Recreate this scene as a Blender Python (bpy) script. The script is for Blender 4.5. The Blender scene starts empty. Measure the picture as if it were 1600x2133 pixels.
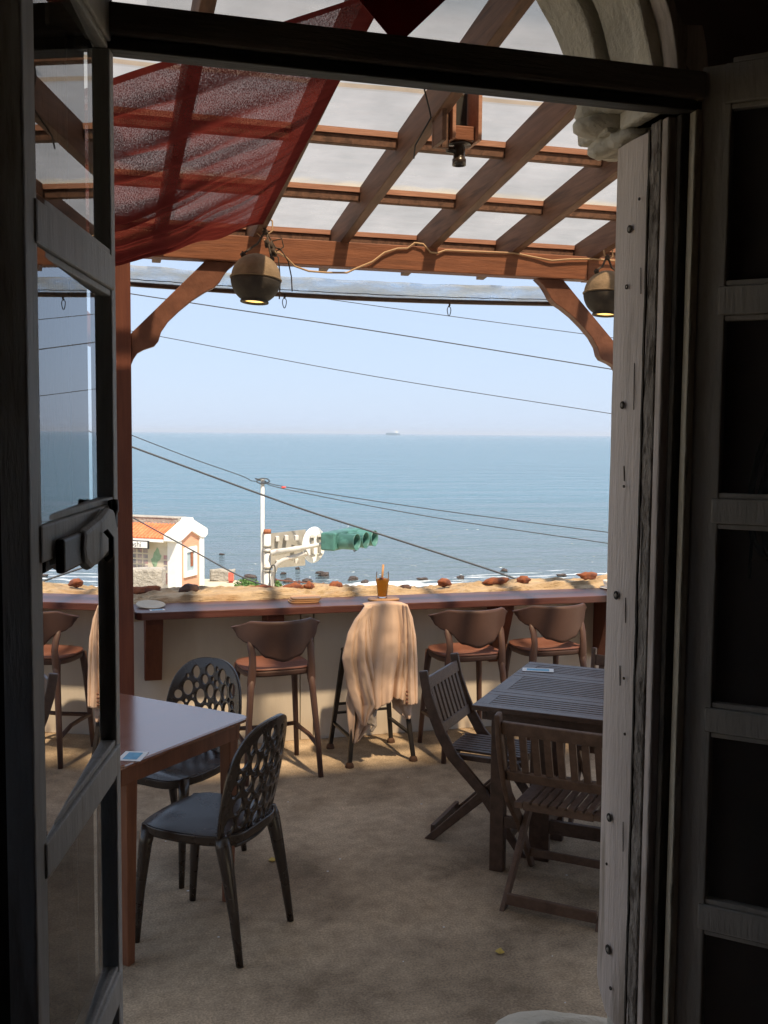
import bpy, bmesh, math, random
from mathutils import Vector, Matrix, noise
rad = math.radians
sc = bpy.context.scene
col = sc.collection
# ------------------------------------------------------------------ camera
EYE = 1.9; FPX = 2150.0; YAW = rad(15.8); ROLL = .009
PIT = math.atan((1066.5-902.8)/FPX)
cd = bpy.data.cameras.new('camera'); cam = bpy.data.objects.new('camera', cd); col.objects.link(cam)
cd.sensor_fit = 'HORIZONTAL'; cd.sensor_width = 36; cd.lens = FPX/1600*36
cd.clip_start = .05; cd.clip_end = 90000
f0 = Vector((math.sin(YAW), math.cos(YAW), 0)); r0 = Vector((math.cos(YAW), -math.sin(YAW), 0)); up = Vector((0, 0, 1))
FW = f0*math.cos(PIT)-up*math.sin(PIT); u0 = f0*math.sin(PIT)+up*math.cos(PIT)
RT = r0*math.cos(ROLL)+u0*math.sin(ROLL); UP = -r0*math.sin(ROLL)+u0*math.cos(ROLL)
m3 = Matrix((RT, UP, -FW)).transposed().to_4x4(); m3.translation = Vector((0, 0, EYE)); cam.matrix_world = m3
sc.camera = cam
# ------------------------------------------------------------------ sky, sun, exposure
SUN_EL, SUN_AZ = rad(59.4), rad(165.4)
w = bpy.data.worlds.new('World'); sc.world = w; w.use_nodes = True
nt = w.node_tree; bg = nt.nodes['Background']
sky = nt.nodes.new('ShaderNodeTexSky'); sky.sky_type = 'NISHITA'; sky.sun_disc = False
sky.sun_elevation = SUN_EL; sky.sun_rotation = SUN_AZ; sky.altitude = 0; sky.air_density = 1.0; sky.dust_density = .6; sky.ozone_density = 2.0
hz = nt.nodes.new('ShaderNodeMix'); hz.data_type = 'RGBA'; hz.inputs[0].default_value = .86; hz.inputs[7].default_value = (3.7, 4.55, 6.0, 1)   # thin even sea haze over the clear sky
nt.links.new(sky.outputs[0], hz.inputs[6]); nt.links.new(hz.outputs[2], bg.inputs[0]); bg.inputs[1].default_value = .10
sl = bpy.data.lights.new('sun', 'SUN'); sl.energy = 5.0; sl.angle = rad(2.0); sl.color = (1, .90, .76)
sun = bpy.data.objects.new('sun', sl); col.objects.link(sun)
sd = Vector((math.sin(SUN_AZ)*math.cos(SUN_EL), math.cos(SUN_AZ)*math.cos(SUN_EL), math.sin(SUN_EL)))
sun.rotation_euler = sd.to_track_quat('Z', 'Y').to_euler(); sun.location = (0, 0, 20)
sc.view_settings.view_transform = 'Standard'; sc.view_settings.look = 'None'
sc.view_settings.exposure = .76; sc.view_settings.gamma = 1
sc.cycles.use_denoising = True; sc.cycles.max_bounces = 12; sc.cycles.transparent_max_bounces = 24
sc.cycles.caustics_reflective = False; sc.cycles.caustics_refractive = False
# ------------------------------------------------------------------ materials
def newmat(name):
    m = bpy.data.materials.new(name); m.use_nodes = True; return m, m.node_tree, m.node_tree.nodes['Principled BSDF']
def noise_col(N, c1, c2, scale, stretch=(1, 1, 1), detail=6, lo=.35, hi=.65, rough=.6):
    tc = N.nodes.new('ShaderNodeTexCoord'); mp = N.nodes.new('ShaderNodeMapping'); mp.inputs['Scale'].default_value = stretch
    nz = N.nodes.new('ShaderNodeTexNoise'); nz.inputs['Scale'].default_value = scale; nz.inputs['Detail'].default_value = detail; nz.inputs['Roughness'].default_value = rough
    cr = N.nodes.new('ShaderNodeValToRGB'); cr.color_ramp.elements[0].position = lo; cr.color_ramp.elements[1].position = hi
    cr.color_ramp.elements[0].color = (*c1, 1); cr.color_ramp.elements[1].color = (*c2, 1)
    N.links.new(tc.outputs['Object'], mp.inputs[0]); N.links.new(mp.outputs[0], nz.inputs['Vector']); N.links.new(nz.outputs[0], cr.inputs[0])
    return cr.outputs[0], nz.outputs[0], mp
def mixc(N, a, b, fac, mode='MIX'):
    x = N.nodes.new('ShaderNodeMix'); x.data_type = 'RGBA'; x.blend_type = mode
    for i, v in ((6, a), (7, b)):
        if isinstance(v, tuple): x.inputs[i].default_value = (*v, 1)
        else: N.links.new(v, x.inputs[i])
    if isinstance(fac, float): x.inputs[0].default_value = fac
    else: N.links.new(fac, x.inputs[0])
    return x.outputs[2]
def mat(name, c1, c2=None, scale=8, rough=.6, stretch=(1, 1, 1), bump=.15, bscale=None, spec=.4, metal=0., c3=None, s3=2., lo3=.5, hi3=.62, rvar=.0, bstretch=None, dist=.01):
    m, N, p = newmat(name)
    c2 = c2 or tuple(x*1.25 for x in c1)
    c, f, mp = noise_col(N, c1, c2, scale, stretch)
    if c3:
        _, f3, _ = noise_col(N, c1, c2, s3, stretch)
        mr = N.nodes.new('ShaderNodeMapRange'); mr.inputs[1].default_value = lo3; mr.inputs[2].default_value = hi3; N.links.new(f3, mr.inputs[0])
        c = mixc(N, c, c3, mr.outputs[0])
    N.links.new(c, p.inputs['Base Color'])
    p.inputs['Roughness'].default_value = rough; p.inputs['Metallic'].default_value = metal; p.inputs['Specular IOR Level'].default_value = spec
    if rvar:
        mr = N.nodes.new('ShaderNodeMapRange'); mr.inputs[3].default_value = rough-rvar; mr.inputs[4].default_value = rough+rvar
        N.links.new(f, mr.inputs[0]); N.links.new(mr.outputs[0], p.inputs['Roughness'])
    if bump:
        _, fb, _ = noise_col(N, c1, c2, bscale or scale*4, bstretch or stretch)
        b = N.nodes.new('ShaderNodeBump'); b.inputs['Strength'].default_value = bump; b.inputs['Distance'].default_value = dist
        N.links.new(fb, b.inputs['Height']); N.links.new(b.outputs[0], p.inputs['Normal'])
    return m
def glassy(name, ior=2.2, tint=(.93, .96, .95), rough=.0, dirt=.03):
    m, N, p = newmat(name); N.nodes.remove(p); out = N.nodes['Material Output']
    tr = N.nodes.new('ShaderNodeBsdfTransparent'); tr.inputs[0].default_value = (*tint, 1)
    gl = N.nodes.new('ShaderNodeBsdfGlossy'); gl.inputs['Roughness'].default_value = rough; gl.inputs[0].default_value = (.95, .97, 1, 1)
    fr = N.nodes.new('ShaderNodeFresnel'); fr.inputs[0].default_value = ior
    mx = N.nodes.new('ShaderNodeMixShader'); N.links.new(fr.outputs[0], mx.inputs[0]); N.links.new(tr.outputs[0], mx.inputs[1]); N.links.new(gl.outputs[0], mx.inputs[2])
    df = N.nodes.new('ShaderNodeBsdfDiffuse'); df.inputs[0].default_value = (.5, .5, .48, 1)
    c, f, mp = noise_col(N, (0, 0, 0), (1, 1, 1), 5, (1, 1, .2)); mr = N.nodes.new('ShaderNodeMapRange'); mr.inputs[1].default_value = .45; mr.inputs[2].default_value = .8; mr.inputs[3].default_value = dirt*.4; mr.inputs[4].default_value = dirt*2
    N.links.new(f, mr.inputs[0])
    m2 = N.nodes.new('ShaderNodeMixShader'); N.links.new(mr.outputs[0], m2.inputs[0]); N.links.new(mx.outputs[0], m2.inputs[1]); N.links.new(df.outputs[0], m2.inputs[2])
    N.links.new(m2.outputs[0], out.inputs[0]); return m
M = {}
M['concrete'] = mat('concrete', (.40, .315, .225), (.58, .47, .35), 2.6, .85, bump=.7, bscale=70, c3=(.24, .185, .13), s3=1.3, lo3=.46, hi3=.60, dist=.005)
N = M['concrete'].node_tree; p = N.nodes['Principled BSDF']; lk = p.inputs['Base Color'].links[0].from_socket
g1, g2, _ = noise_col(N, (.62, .62, .62), (1.3, 1.28, 1.22), 120, (1, 1, 1), 4); g3, g4, _ = noise_col(N, (.8, .8, .8), (1.15, 1.15, 1.15), 14, (1, 1, 1), 5)
N.links.new(mixc(N, mixc(N, lk, g1, .8, 'MULTIPLY'), g3, .8, 'MULTIPLY'), p.inputs['Base Color'])
M['walls'] = mat('wall_paint', (.58, .53, .46), (.68, .63, .55), 2.5, .8, (1, 1, .25), .2, 30, c3=(.5, .44, .35), s3=1.6, lo3=.55, hi3=.8)
M['sand'] = mat('sand_render', (.50, .37, .23), (.68, .54, .36), 9, .95, (.5, 1, 1.6), 1., 22, c3=(.40, .21, .09), s3=4, lo3=.54, hi3=.72, dist=.05, bstretch=(.4, 1, 2.2))
M['redstone'] = mat('red_stone', (.24, .075, .035), (.4, .15, .07), 18, .85, bump=.6, c3=(.13, .05, .035), s3=9)
M['darkstone'] = mat('dark_stone', (.07, .04, .035), (.13, .08, .065), 18, .8, bump=.6)
M['counter'] = mat('counter_wood', (.085, .032, .026), (.13, .05, .04), 5, .38, (.6, 10, 10), .15, spec=.6, rvar=.1)
M['beam'] = mat('beam_wood', (.17, .062, .032), (.26, .10, .05), 5, .6, (.7, 9, 9), .25, c3=(.16, .06, .03), s3=3, lo3=.56, hi3=.7)
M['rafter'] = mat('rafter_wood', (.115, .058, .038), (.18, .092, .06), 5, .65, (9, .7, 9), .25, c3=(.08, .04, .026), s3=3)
M['batten'] = mat('lit_batten_wood', (.34, .165, .11), (.44, .235, .165), 5, .6, (.8, 9, 9), .2)  # paler wood, carries the glow on the purlin battens; also box uprights
M['post'] = mat('post_wood', (.11, .034, .022), (.15, .05, .03), 5, .55, (9, 9, .6), .2)
M['brace'] = mat('brace_wood', (.13, .052, .033), (.19, .08, .05), 4, .6, (3, 3, 3), .2)
M['frame'] = mat('grey_frame_paint', (.50, .50, .49), (.62, .62, .61), 6, .55, (6, 6, .8), .35, 30, c3=(.36, .33, .3), s3=3, lo3=.56, hi3=.66)
M['frameR'] = mat('taupe_frame_paint', (.50, .46, .40), (.6, .55, .49), 6, .6, (6, 6, .8), .3, 30)
M['stop'] = mat('dark_reveal_paint', (.05, .05, .05), (.08, .08, .075), 8, .5, (6, 6, .8), .2)
M['jamb'] = mat('jamb_paint', (.56, .47, .41), (.70, .60, .53), 3, .65, (5, 5, .6), .5, 26, c3=(.36, .29, .23), s3=3.2, lo3=.52, hi3=.64)
M['jambrough'] = mat('flaking_jamb', (.30, .25, .21), (.56, .49, .42), 22, .9, (2, 2, .8), 1., 50, dist=.03, c3=(.17, .135, .105), s3=14, lo3=.54, hi3=.62)
M['jambdark'] = mat('jamb_crack_shade', (.03, .025, .02), (.09, .07, .05), 10, .9, (3, 3, .7), .8)  # near black for cracks, screw holes and the shadow in the gap
M['jambpale'] = mat('jamb_edge', (.5, .42, .30), (.62, .55, .43), 7, .8, (4, 4, .8), .6, c3=(.06, .05, .03), s3=5, lo3=.58, hi3=.66)
M['transom'] = mat('transom_paint', (.24, .20, .165), (.33, .28, .235), 5, .6, (.8, 8, 8), .35)
M['transomd'] = mat('transom_dark', (.03, .028, .028), (.06, .055, .05), 5, .6, (.8, 8, 8), .3)
M['plaster'] = mat('old_plaster', (.5, .46, .38), (.64, .59, .5), 4, .85, bump=.8, bscale=14, c3=(.35, .29, .22), s3=5, lo3=.6, hi3=.7, dist=.03)
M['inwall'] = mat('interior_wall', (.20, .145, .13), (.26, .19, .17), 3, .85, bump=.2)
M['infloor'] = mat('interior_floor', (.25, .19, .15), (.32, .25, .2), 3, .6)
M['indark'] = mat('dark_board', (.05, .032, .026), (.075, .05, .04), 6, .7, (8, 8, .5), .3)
M['blackpl'] = mat('black_plastic', (.030, .020, .016), (.040, .027, .021), 6, .27, bump=.05, spec=.6, rvar=.06)
M['brownpl'] = mat('brown_plastic', (.085, .046, .037), (.105, .058, .046), 6, .5, bump=.12, bscale=200, spec=.4)
M['seatpl'] = mat('sunlit_seat_plastic', (.22, .10, .075), (.26, .12, .09), 6, .42, bump=.1, bscale=200)  # lighter copy of the stool brown, sunlight on the seats put into it
M['metal'] = mat('black_metal', (.02, .018, .017), (.035, .03, .028), 10, .45, bump=.1, metal=.3)
M['rubber'] = mat('rusty_foot', (.07, .035, .02), (.12, .06, .035), 20, .8)
M['tabletop'] = mat('polished_tabletop', (.20, .075, .04), (.26, .10, .055), 4, .15, (1.2, 8, 8), .02, spec=1., rvar=.04); M['tabletop'].node_tree.nodes['Principled BSDF'].inputs['IOR'].default_value = 1.9
M['tableleg'] = mat('table_leg_wood', (.16, .06, .03), (.23, .09, .045), 4, .5, (8, 8, 1), .15)
M['slat'] = mat('dark_slat_wood', (.055, .030, .021), (.10, .058, .042), 6, .36, (4, 4, 4), .25, spec=.5)
M['slatb'] = mat('brown_slat_wood', (.10, .058, .04), (.15, .09, .062), 6, .5, (4, 4, 4), .25)
M['jacket'] = mat('jacket_cloth', (.60, .44, .34), (.67, .50, .395), 4, .9, bump=.25, bscale=260, dist=.002)
M['jacketin'] = mat('jacket_lining', (.42, .36, .31), (.48, .42, .36), 4, .6, bump=.1)
M['white'] = mat('white_render', (.76, .73, .68), (.82, .8, .76), 3, .8)
M['coral'] = mat('coral_tiles', (.62, .30, .18), (.7, .36, .23), 5, .8, (.3, .3, 6))
M['rooftile'] = mat('orange_roof_tiles', (.55, .12, .045), (.66, .2, .08), 3, .7, bump=.3)
M['greystone'] = mat('grey_stone', (.28, .25, .21), (.42, .38, .32), 4, .9, bump=.9, bscale=9, dist=.1)
M['rock'] = mat('shore_rock', (.05, .035, .03), (.12, .09, .075), 1.2, .9, bump=.9, bscale=4, dist=.2)
M['palewht'] = mat('pole_paint', (.48, .44, .38), (.6, .55, .49), 6, .5, c3=(.4, .22, .13), s3=4, lo3=.62, hi3=.7)
M['rust'] = mat('rust', (.22, .07, .03), (.35, .13, .06), 20, .9)
M['siggreen'] = mat('signal_green', (.05, .145, .115), (.075, .19, .155), 5, .45, c3=(.035, .095, .075), s3=3)
M['signback'] = mat('sign_back', (.24, .215, .17), (.32, .29, .24), 5, .5)
M['dark'] = mat('dark', (.02, .02, .02), (.03, .03, .03), 5, .6)
M['wire'] = mat('wire', (.03, .03, .035), (.05, .05, .05), 5, .6)
M['cable'] = mat('tan_cable', (.42, .28, .17), (.5, .34, .2), 5, .5)
M['rope'] = mat('dark_rope', (.045, .035, .03), (.08, .06, .05), 60, .9)
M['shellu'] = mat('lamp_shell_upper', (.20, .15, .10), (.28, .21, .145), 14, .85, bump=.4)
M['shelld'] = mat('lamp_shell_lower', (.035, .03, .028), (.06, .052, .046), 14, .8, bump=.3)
M['leaf'] = mat('shrub_leaf', (.045, .10, .02), (.11, .20, .04), 3, .6)
M['bark'] = mat('bark', (.09, .06, .04), (.14, .1, .07), 8, .9)
M['redpaper'] = mat('red_paper', (.22, .012, .015), (.26, .018, .02), 6, .8, bump=.05)
M['lightwood'] = mat('light_wood', (.55, .30, .13), (.66, .38, .18), 6, .5, (1, 8, 8), .1)
M['paper'] = mat('paper', (.75, .77, .8), (.8, .82, .84), 6, .5, bump=0)
M['bluep'] = mat('blue_print', (.07, .28, .5), (.12, .4, .62), 40, .5, bump=0)
M['china'] = mat('china', (.8, .78, .75), (.84, .82, .8), 5, .2)
M['mapgreen'] = mat('map_green', (.22, .33, .2), (.3, .42, .28), 5, .6, bump=0)
M['cream'] = mat('cream_board', (.55, .48, .36), (.62, .55, .43), 2, .6, bump=0)
M['yellowleaf'] = mat('fallen_leaf', (.5, .36, .08), (.6, .45, .12), 20, .7)
M['grass'] = mat('grass', (.12, .15, .04), (.3, .27, .1), 3, .9)
M['glass'] = glassy('door_glass', 2.3)
M['glassR'] = glassy('dark_door_glass', 1.5, dirt=.12)
M['fanglass'] = glassy('fan_glass', 1.6, (.86, .86, .86), dirt=.06)
def emis(name, c, s):
    m, N, p = newmat(name); p.inputs['Base Color'].default_value = (*c, 1); p.inputs['Emission Color'].default_value = (*c, 1); p.inputs['Emission Strength'].default_value = s; return m
m, N, p = newmat('red_paper_thin'); tl = N.nodes.new('ShaderNodeBsdfTranslucent'); tl.inputs[0].default_value = (.35, .01, .015, 1); mx = N.nodes.new('ShaderNodeMixShader'); p.inputs['Base Color'].default_value = (.3, .015, .02, 1); p.inputs['Roughness'].default_value = .7
mx.inputs[0].default_value = .3; N.links.new(p.outputs[0], mx.inputs[1]); N.links.new(tl.outputs[0], mx.inputs[2]); N.links.new(mx.outputs[0], N.nodes['Material Output'].inputs[0]); M['redpaper'] = m
M['glow'] = emis('lamp_glow', (1, .62, .18), 1.3)
def clearglass(name, c=(1, 1, 1), rough=0.):
    m, N, p = newmat(name); p.inputs['Base Color'].default_value = (*c, 1); p.inputs['Transmission Weight'].default_value = 1; p.inputs['Roughness'].default_value = rough; p.inputs['IOR'].default_value = 1.33; return m
M['tumbler'] = glassy('tumbler_glass', 1.15, (.96, .97, .97), dirt=.05)
m, N, p = newmat('iced_tea'); p.inputs['Base Color'].default_value = (.95, .45, .04, 1); p.inputs['Roughness'].default_value = .15
tl = N.nodes.new('ShaderNodeBsdfTranslucent'); tl.inputs[0].default_value = (1, .62, .08, 1); mx = N.nodes.new('ShaderNodeMixShader'); mx.inputs[0].default_value = .6; N.links.new(p.outputs[0], mx.inputs[1]); N.links.new(tl.outputs[0], mx.inputs[2]); N.links.new(mx.outputs[0], N.nodes['Material Output'].inputs[0]); M['tea'] = m
# translucent roof sheet
m, N, p = newmat('frosted_roof_sheet'); N.nodes.remove(p); out = N.nodes['Material Output']
tr = N.nodes.new('ShaderNodeBsdfTransparent'); tr.inputs[0].default_value = (1, .83, .62, 1)
tl = N.nodes.new('ShaderNodeBsdfTranslucent'); df = N.nodes.new('ShaderNodeBsdfDiffuse')
c, f, _ = noise_col(N, (.34, .30, .295), (.44, .395, .385), 5, (1, 2.5, 1), lo=.3, hi=.7); tc_ = N.nodes.new('ShaderNodeTexCoord'); sx_ = N.nodes.new('ShaderNodeSeparateXYZ'); N.links.new(tc_.outputs['Object'], sx_.inputs[0])
yy = N.nodes.new('ShaderNodeMath'); yy.operation = 'MULTIPLY_ADD'; yy.inputs[1].default_value = .16; N.links.new(f, yy.inputs[0]); N.links.new(sx_.outputs[1], yy.inputs[2])
bnd = N.nodes.new('ShaderNodeMapRange'); bnd.interpolation_type = 'SMOOTHSTEP'; bnd.inputs[1].default_value = -.22; bnd.inputs[2].default_value = -.38; N.links.new(yy.outputs[0], bnd.inputs[0])
bn2 = N.nodes.new('ShaderNodeMapRange'); bn2.interpolation_type = 'SMOOTHSTEP'; bn2.inputs[1].default_value = -.50; bn2.inputs[2].default_value = -.40; N.links.new(yy.outputs[0], bn2.inputs[0])
bm_ = N.nodes.new('ShaderNodeMath'); bm_.operation = 'MULTIPLY'; N.links.new(bnd.outputs[0], bm_.inputs[0]); N.links.new(bn2.outputs[0], bm_.inputs[1])
c = mixc(N, c, (.62, .45, .22), bm_.outputs[0])  # sun glow on the outer sheets painted in as a warm band
st_c, st_f, _ = noise_col(N, (.72, .71, .70), (1.12, 1.12, 1.12), 2.3, (1.4, 1, 1), 7, .38, .6); c = mixc(N, c, st_c, .9, 'MULTIPLY')
N.links.new(c, tl.inputs[0]); N.links.new(c, df.inputs[0])
a = N.nodes.new('ShaderNodeMixShader'); a.inputs[0].default_value = .3; N.links.new(tl.outputs[0], a.inputs[1]); N.links.new(df.outputs[0], a.inputs[2])
b = N.nodes.new('ShaderNodeMixShader'); c, f, _ = noise_col(N, (0, 0, 0), (1, 1, 1), 9, (.6, 2, 1)); mr = N.nodes.new('ShaderNodeMapRange'); mr.inputs[1].default_value = .4; mr.inputs[2].default_value = .75; mr.inputs[3].default_value = .36; mr.inputs[4].default_value = .46
N.links.new(f, mr.inputs[0]); N.links.new(mr.outputs[0], b.inputs[0]); N.links.new(tr.outputs[0], b.inputs[1]); N.links.new(a.outputs[0], b.inputs[2]); N.links.new(b.outputs[0], out.inputs[0]); M['roof'] = m
# shade cloth
m, N, p = newmat('red_shade_cloth'); N.nodes.remove(p); out = N.nodes['Material Output']
tr = N.nodes.new('ShaderNodeBsdfTransparent'); tr.inputs[0].default_value = (1, .9, .9, 1); tl = N.nodes.new('ShaderNodeBsdfTranslucent'); df = N.nodes.new('ShaderNodeBsdfDiffuse')
c, f, _ = noise_col(N, (.105, .019, .018), (.155, .030, .027), 7, (1, 3, 1)); N.links.new(c, tl.inputs[0]); N.links.new(c, df.inputs[0])
a = N.nodes.new('ShaderNodeMixShader'); a.inputs[0].default_value = .5; N.links.new(tl.outputs[0], a.inputs[1]); N.links.new(df.outputs[0], a.inputs[2])
b = N.nodes.new('ShaderNodeMixShader'); c, f, _ = noise_col(N, (0, 0, 0), (1, 1, 1), 230, (1.6, .35, 1), 2); mr = N.nodes.new('ShaderNodeMapRange'); mr.inputs[1].default_value = .35; mr.inputs[2].default_value = .62; mr.inputs[3].default_value = .70; mr.inputs[4].default_value = .95
at_ = N.nodes.new('ShaderNodeAttribute'); at_.attribute_name = 'gather'
mm = N.nodes.new('ShaderNodeMath'); mm.operation = 'ADD'; mm.use_clamp = True; N.links.new(f, mr.inputs[0]); N.links.new(mr.outputs[0], mm.inputs[0]); N.links.new(at_.outputs['Fac'], mm.inputs[1])
N.links.new(mm.outputs[0], b.inputs[0]); N.links.new(tr.outputs[0], b.inputs[1]); N.links.new(a.outputs[0], b.inputs[2]); N.links.new(b.outputs[0], out.inputs[0]); M['cloth'] = m
# rolled clear plastic
m, N, p = newmat('clear_plastic_roll'); N.nodes.remove(p); out = N.nodes['Material Output']
tr = N.nodes.new('ShaderNodeBsdfTransparent'); tr.inputs[0].default_value = (.9, .95, 1, 1); gl = N.nodes.new('ShaderNodeBsdfGlossy'); gl.inputs['Roughness'].default_value = .25
tl = N.nodes.new('ShaderNodeBsdfTranslucent'); tl.inputs[0].default_value = (.9, .95, 1, 1)
a = N.nodes.new('ShaderNodeMixShader'); a.inputs[0].default_value = .22; N.links.new(tl.outputs[0], a.inputs[1]); N.links.new(gl.outputs[0], a.inputs[2])
b = N.nodes.new('ShaderNodeMixShader'); c, f, _ = noise_col(N, (0, 0, 0), (1, 1, 1), 12, (.35, 1, 1.5)); mr = N.nodes.new('ShaderNodeMapRange'); mr.inputs[1].default_value = .4; mr.inputs[2].default_value = .65; mr.inputs[3].default_value = .25; mr.inputs[4].default_value = .85
N.links.new(f, mr.inputs[0]); N.links.new(mr.outputs[0], b.inputs[0]); N.links.new(tr.outputs[0], b.inputs[1]); N.links.new(a.outputs[0], b.inputs[2]); N.links.new(b.outputs[0], out.inputs[0])
bp = N.nodes.new('ShaderNodeBump'); bp.inputs['Strength'].default_value = .8; bp.inputs['Distance'].default_value = .02; N.links.new(f, bp.inputs['Height']); N.links.new(bp.outputs[0], gl.inputs['Normal']); M['plastic'] = m
# sea
m, N, p = newmat('sea_water')
geo = N.nodes.new('ShaderNodeNewGeometry'); sep = N.nodes.new('ShaderNodeSeparateXYZ'); N.links.new(geo.outputs['Position'], sep.inputs[0])
def wv(scale, st, det=4, rough=.6, dd=0.):
    mp = N.nodes.new('ShaderNodeMapping'); mp.inputs['Scale'].default_value = st; mp.inputs['Rotation'].default_value = (0, 0, .22)
    nz = N.nodes.new('ShaderNodeTexNoise'); nz.inputs['Scale'].default_value = scale; nz.inputs['Detail'].default_value = det; nz.inputs['Roughness'].default_value = rough; nz.inputs['Distortion'].default_value = dd
    N.links.new(geo.outputs['Position'], mp.inputs[0]); N.links.new(mp.outputs[0], nz.inputs['Vector']); return nz.outputs[0]
n1 = wv(.9, (.35, 1, 1)); n2 = wv(.12, (.35, 1, 1), 6); n3 = wv(.012, (.3, 1, 1), 5)
ma = N.nodes.new('ShaderNodeMath'); ma.operation = 'MULTIPLY_ADD'; ma.inputs[1].default_value = 4.; N.links.new(n2, ma.inputs[0]); N.links.new(n1, ma.inputs[2])
bp = N.nodes.new('ShaderNodeBump'); bp.inputs['Strength'].default_value = 1.; bp.inputs['Distance'].default_value = .9; N.links.new(ma.outputs[0], bp.inputs['Height']); N.links.new(bp.outputs[0], p.inputs['Normal'])
base = mixc(N, (.05, .115, .155), (.075, .16, .205), n3)
def mrange(inp, a0, a1, b0, b1):
    mr = N.nodes.new('ShaderNodeMapRange'); mr.inputs[1].default_value = a0; mr.inputs[2].default_value = a1; mr.inputs[3].default_value = b0; mr.inputs[4].default_value = b1; N.links.new(inp, mr.inputs[0]); return mr.outputs[0]
shal = mrange(sep.outputs[1], 56, 130, 1, 0)
base = mixc(N, base, (.09, .12, .13), shal)
nf = wv(.5, (.22, 1, 1), 6, .7, .6)
thr = mrange(sep.outputs[1], 50, 66, .43, .74)
su = N.nodes.new('ShaderNodeMath'); su.operation = 'SUBTRACT'; N.links.new(nf, su.inputs[0]); N.links.new(thr, su.inputs[1])
foam = mrange(su.outputs[0], 0, .05, 0, .9)
base = mixc(N, base, (.75, .76, .75), foam)
N.links.new(base, p.inputs['Base Color']); rr = mrange(foam, 0, 1, .12, .9); N.links.new(rr, p.inputs['Roughness']); p.inputs['IOR'].default_value = 1.33; M['sea'] = m
# ------------------------------------------------------------------ mesh helpers
def nb(): return bmesh.new()
def bx(bm, x0, x1, y0, y1, z0, z1, T=None):
    v = [bm.verts.new(((x0, x1)[i & 1], (y0, y1)[i >> 1 & 1], (z0, z1)[i >> 2])) for i in range(8)]
    for f in ((0, 2, 3, 1), (4, 5, 7, 6), (0, 1, 5, 4), (2, 6, 7, 3), (0, 4, 6, 2), (1, 3, 7, 5)): bm.faces.new([v[i] for i in f])
    if T is not None: bmesh.ops.transform(bm, matrix=T, verts=v)
    return v
def bar(bm, a, b, wx, wy, b2=None, side=None):
    a, b = Vector(a), Vector(b); d = (b-a).normalized(); s = Vector(side) if side else (Vector((1, 0, 0)) if abs(d.x) < .9 else Vector((0, 1, 0)))
    n = d.cross(s).normalized(); s = n.cross(d).normalized(); k = b2 or 1
    vs = []
    for q, kk in ((a, 1), (b, k)):
        for i, j in ((-1, -1), (1, -1), (1, 1), (-1, 1)): vs.append(bm.verts.new(q+s*wx*.5*i*kk+n*wy*.5*j*kk))
    for f in ((3, 2, 1, 0), (4, 5, 6, 7), (0, 1, 5, 4), (1, 2, 6, 5), (2, 3, 7, 6), (3, 0, 4, 7)): bm.faces.new([vs[i] for i in f])
def tube(bm, pts, r, n=10, cap=True, flat=1.):
    pts = [Vector(q) for q in pts]; rs = r if isinstance(r, (list, tuple)) else [r]*len(pts); rings = []; prev = None
    for i, q in enumerate(pts):
        d = (pts[min(i+1, len(pts)-1)]-pts[max(i-1, 0)]).normalized()
        if prev is None:
            s = Vector((0, 0, 1)) if abs(d.z) < .9 else Vector((1, 0, 0)); prev = d.cross(s).normalized()
        prev = (prev-d*prev.dot(d)).normalized(); t = d.cross(prev)
        rings.append([bm.verts.new(q+(prev*math.cos(2*math.pi*k/n)+t*math.sin(2*math.pi*k/n)*flat)*rs[i]) for k in range(n)])
    for a, b in zip(rings, rings[1:]):
        for k in range(n): bm.faces.new((a[k], a[(k+1) % n], b[(k+1) % n], b[k]))
    if cap: bm.faces.new(rings[0][::-1]); bm.faces.new(rings[-1])
def prism(bm, poly, fn):   # poly 2-D list; fn(p, side) -> 3-D
    a = [bm.verts.new(fn(q, 0)) for q in poly]; b = [bm.verts.new(fn(q, 1)) for q in poly]; n = len(poly)
    bm.faces.new(a); bm.faces.new(b[::-1])
    for i in range(n): bm.faces.new((a[i], b[i], b[(i+1) % n], a[(i+1) % n]))
def lathe(bm, prof, n=32, c=(0, 0, 0), cap=False):
    rings = [[bm.verts.new((c[0]+r*math.cos(2*math.pi*k/n), c[1]+r*math.sin(2*math.pi*k/n), c[2]+z)) for k in range(n)] for r, z in prof]
    for a, b in zip(rings, rings[1:]):
        for k in range(n): bm.faces.new((a[k], a[(k+1) % n], b[(k+1) % n], b[k]))
    if cap: bm.faces.new(rings[0][::-1]); bm.faces.new(rings[-1])
def gridm(bm, fn, nu, nv, close=False):
    g = [[bm.verts.new(fn(i/nu, j/nv)) for i in range(nu+1)] for j in range(nv+1)]
    for j in range(nv):
        for i in range(nu): bm.faces.new((g[j][i], g[j][i+1], g[j+1][i+1], g[j+1][i]))
    return g
def lump(bm, c, r, seed=0, amp=.2, sub=3, fs=1.5):
    g = bmesh.ops.create_icosphere(bm, subdivisions=sub, radius=1)['verts']
    for v in g:
        k = 1+amp*noise.noise(v.co*fs+Vector((seed*7.3, seed*1.7, 3)))*1.6+amp*.4*noise.noise(v.co*fs*3+Vector((seed, 0, 9)))
        v.co = Vector((v.co.x*r[0]*k+c[0], v.co.y*r[1]*k+c[1], v.co.z*r[2]*k+c[2]))
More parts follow.
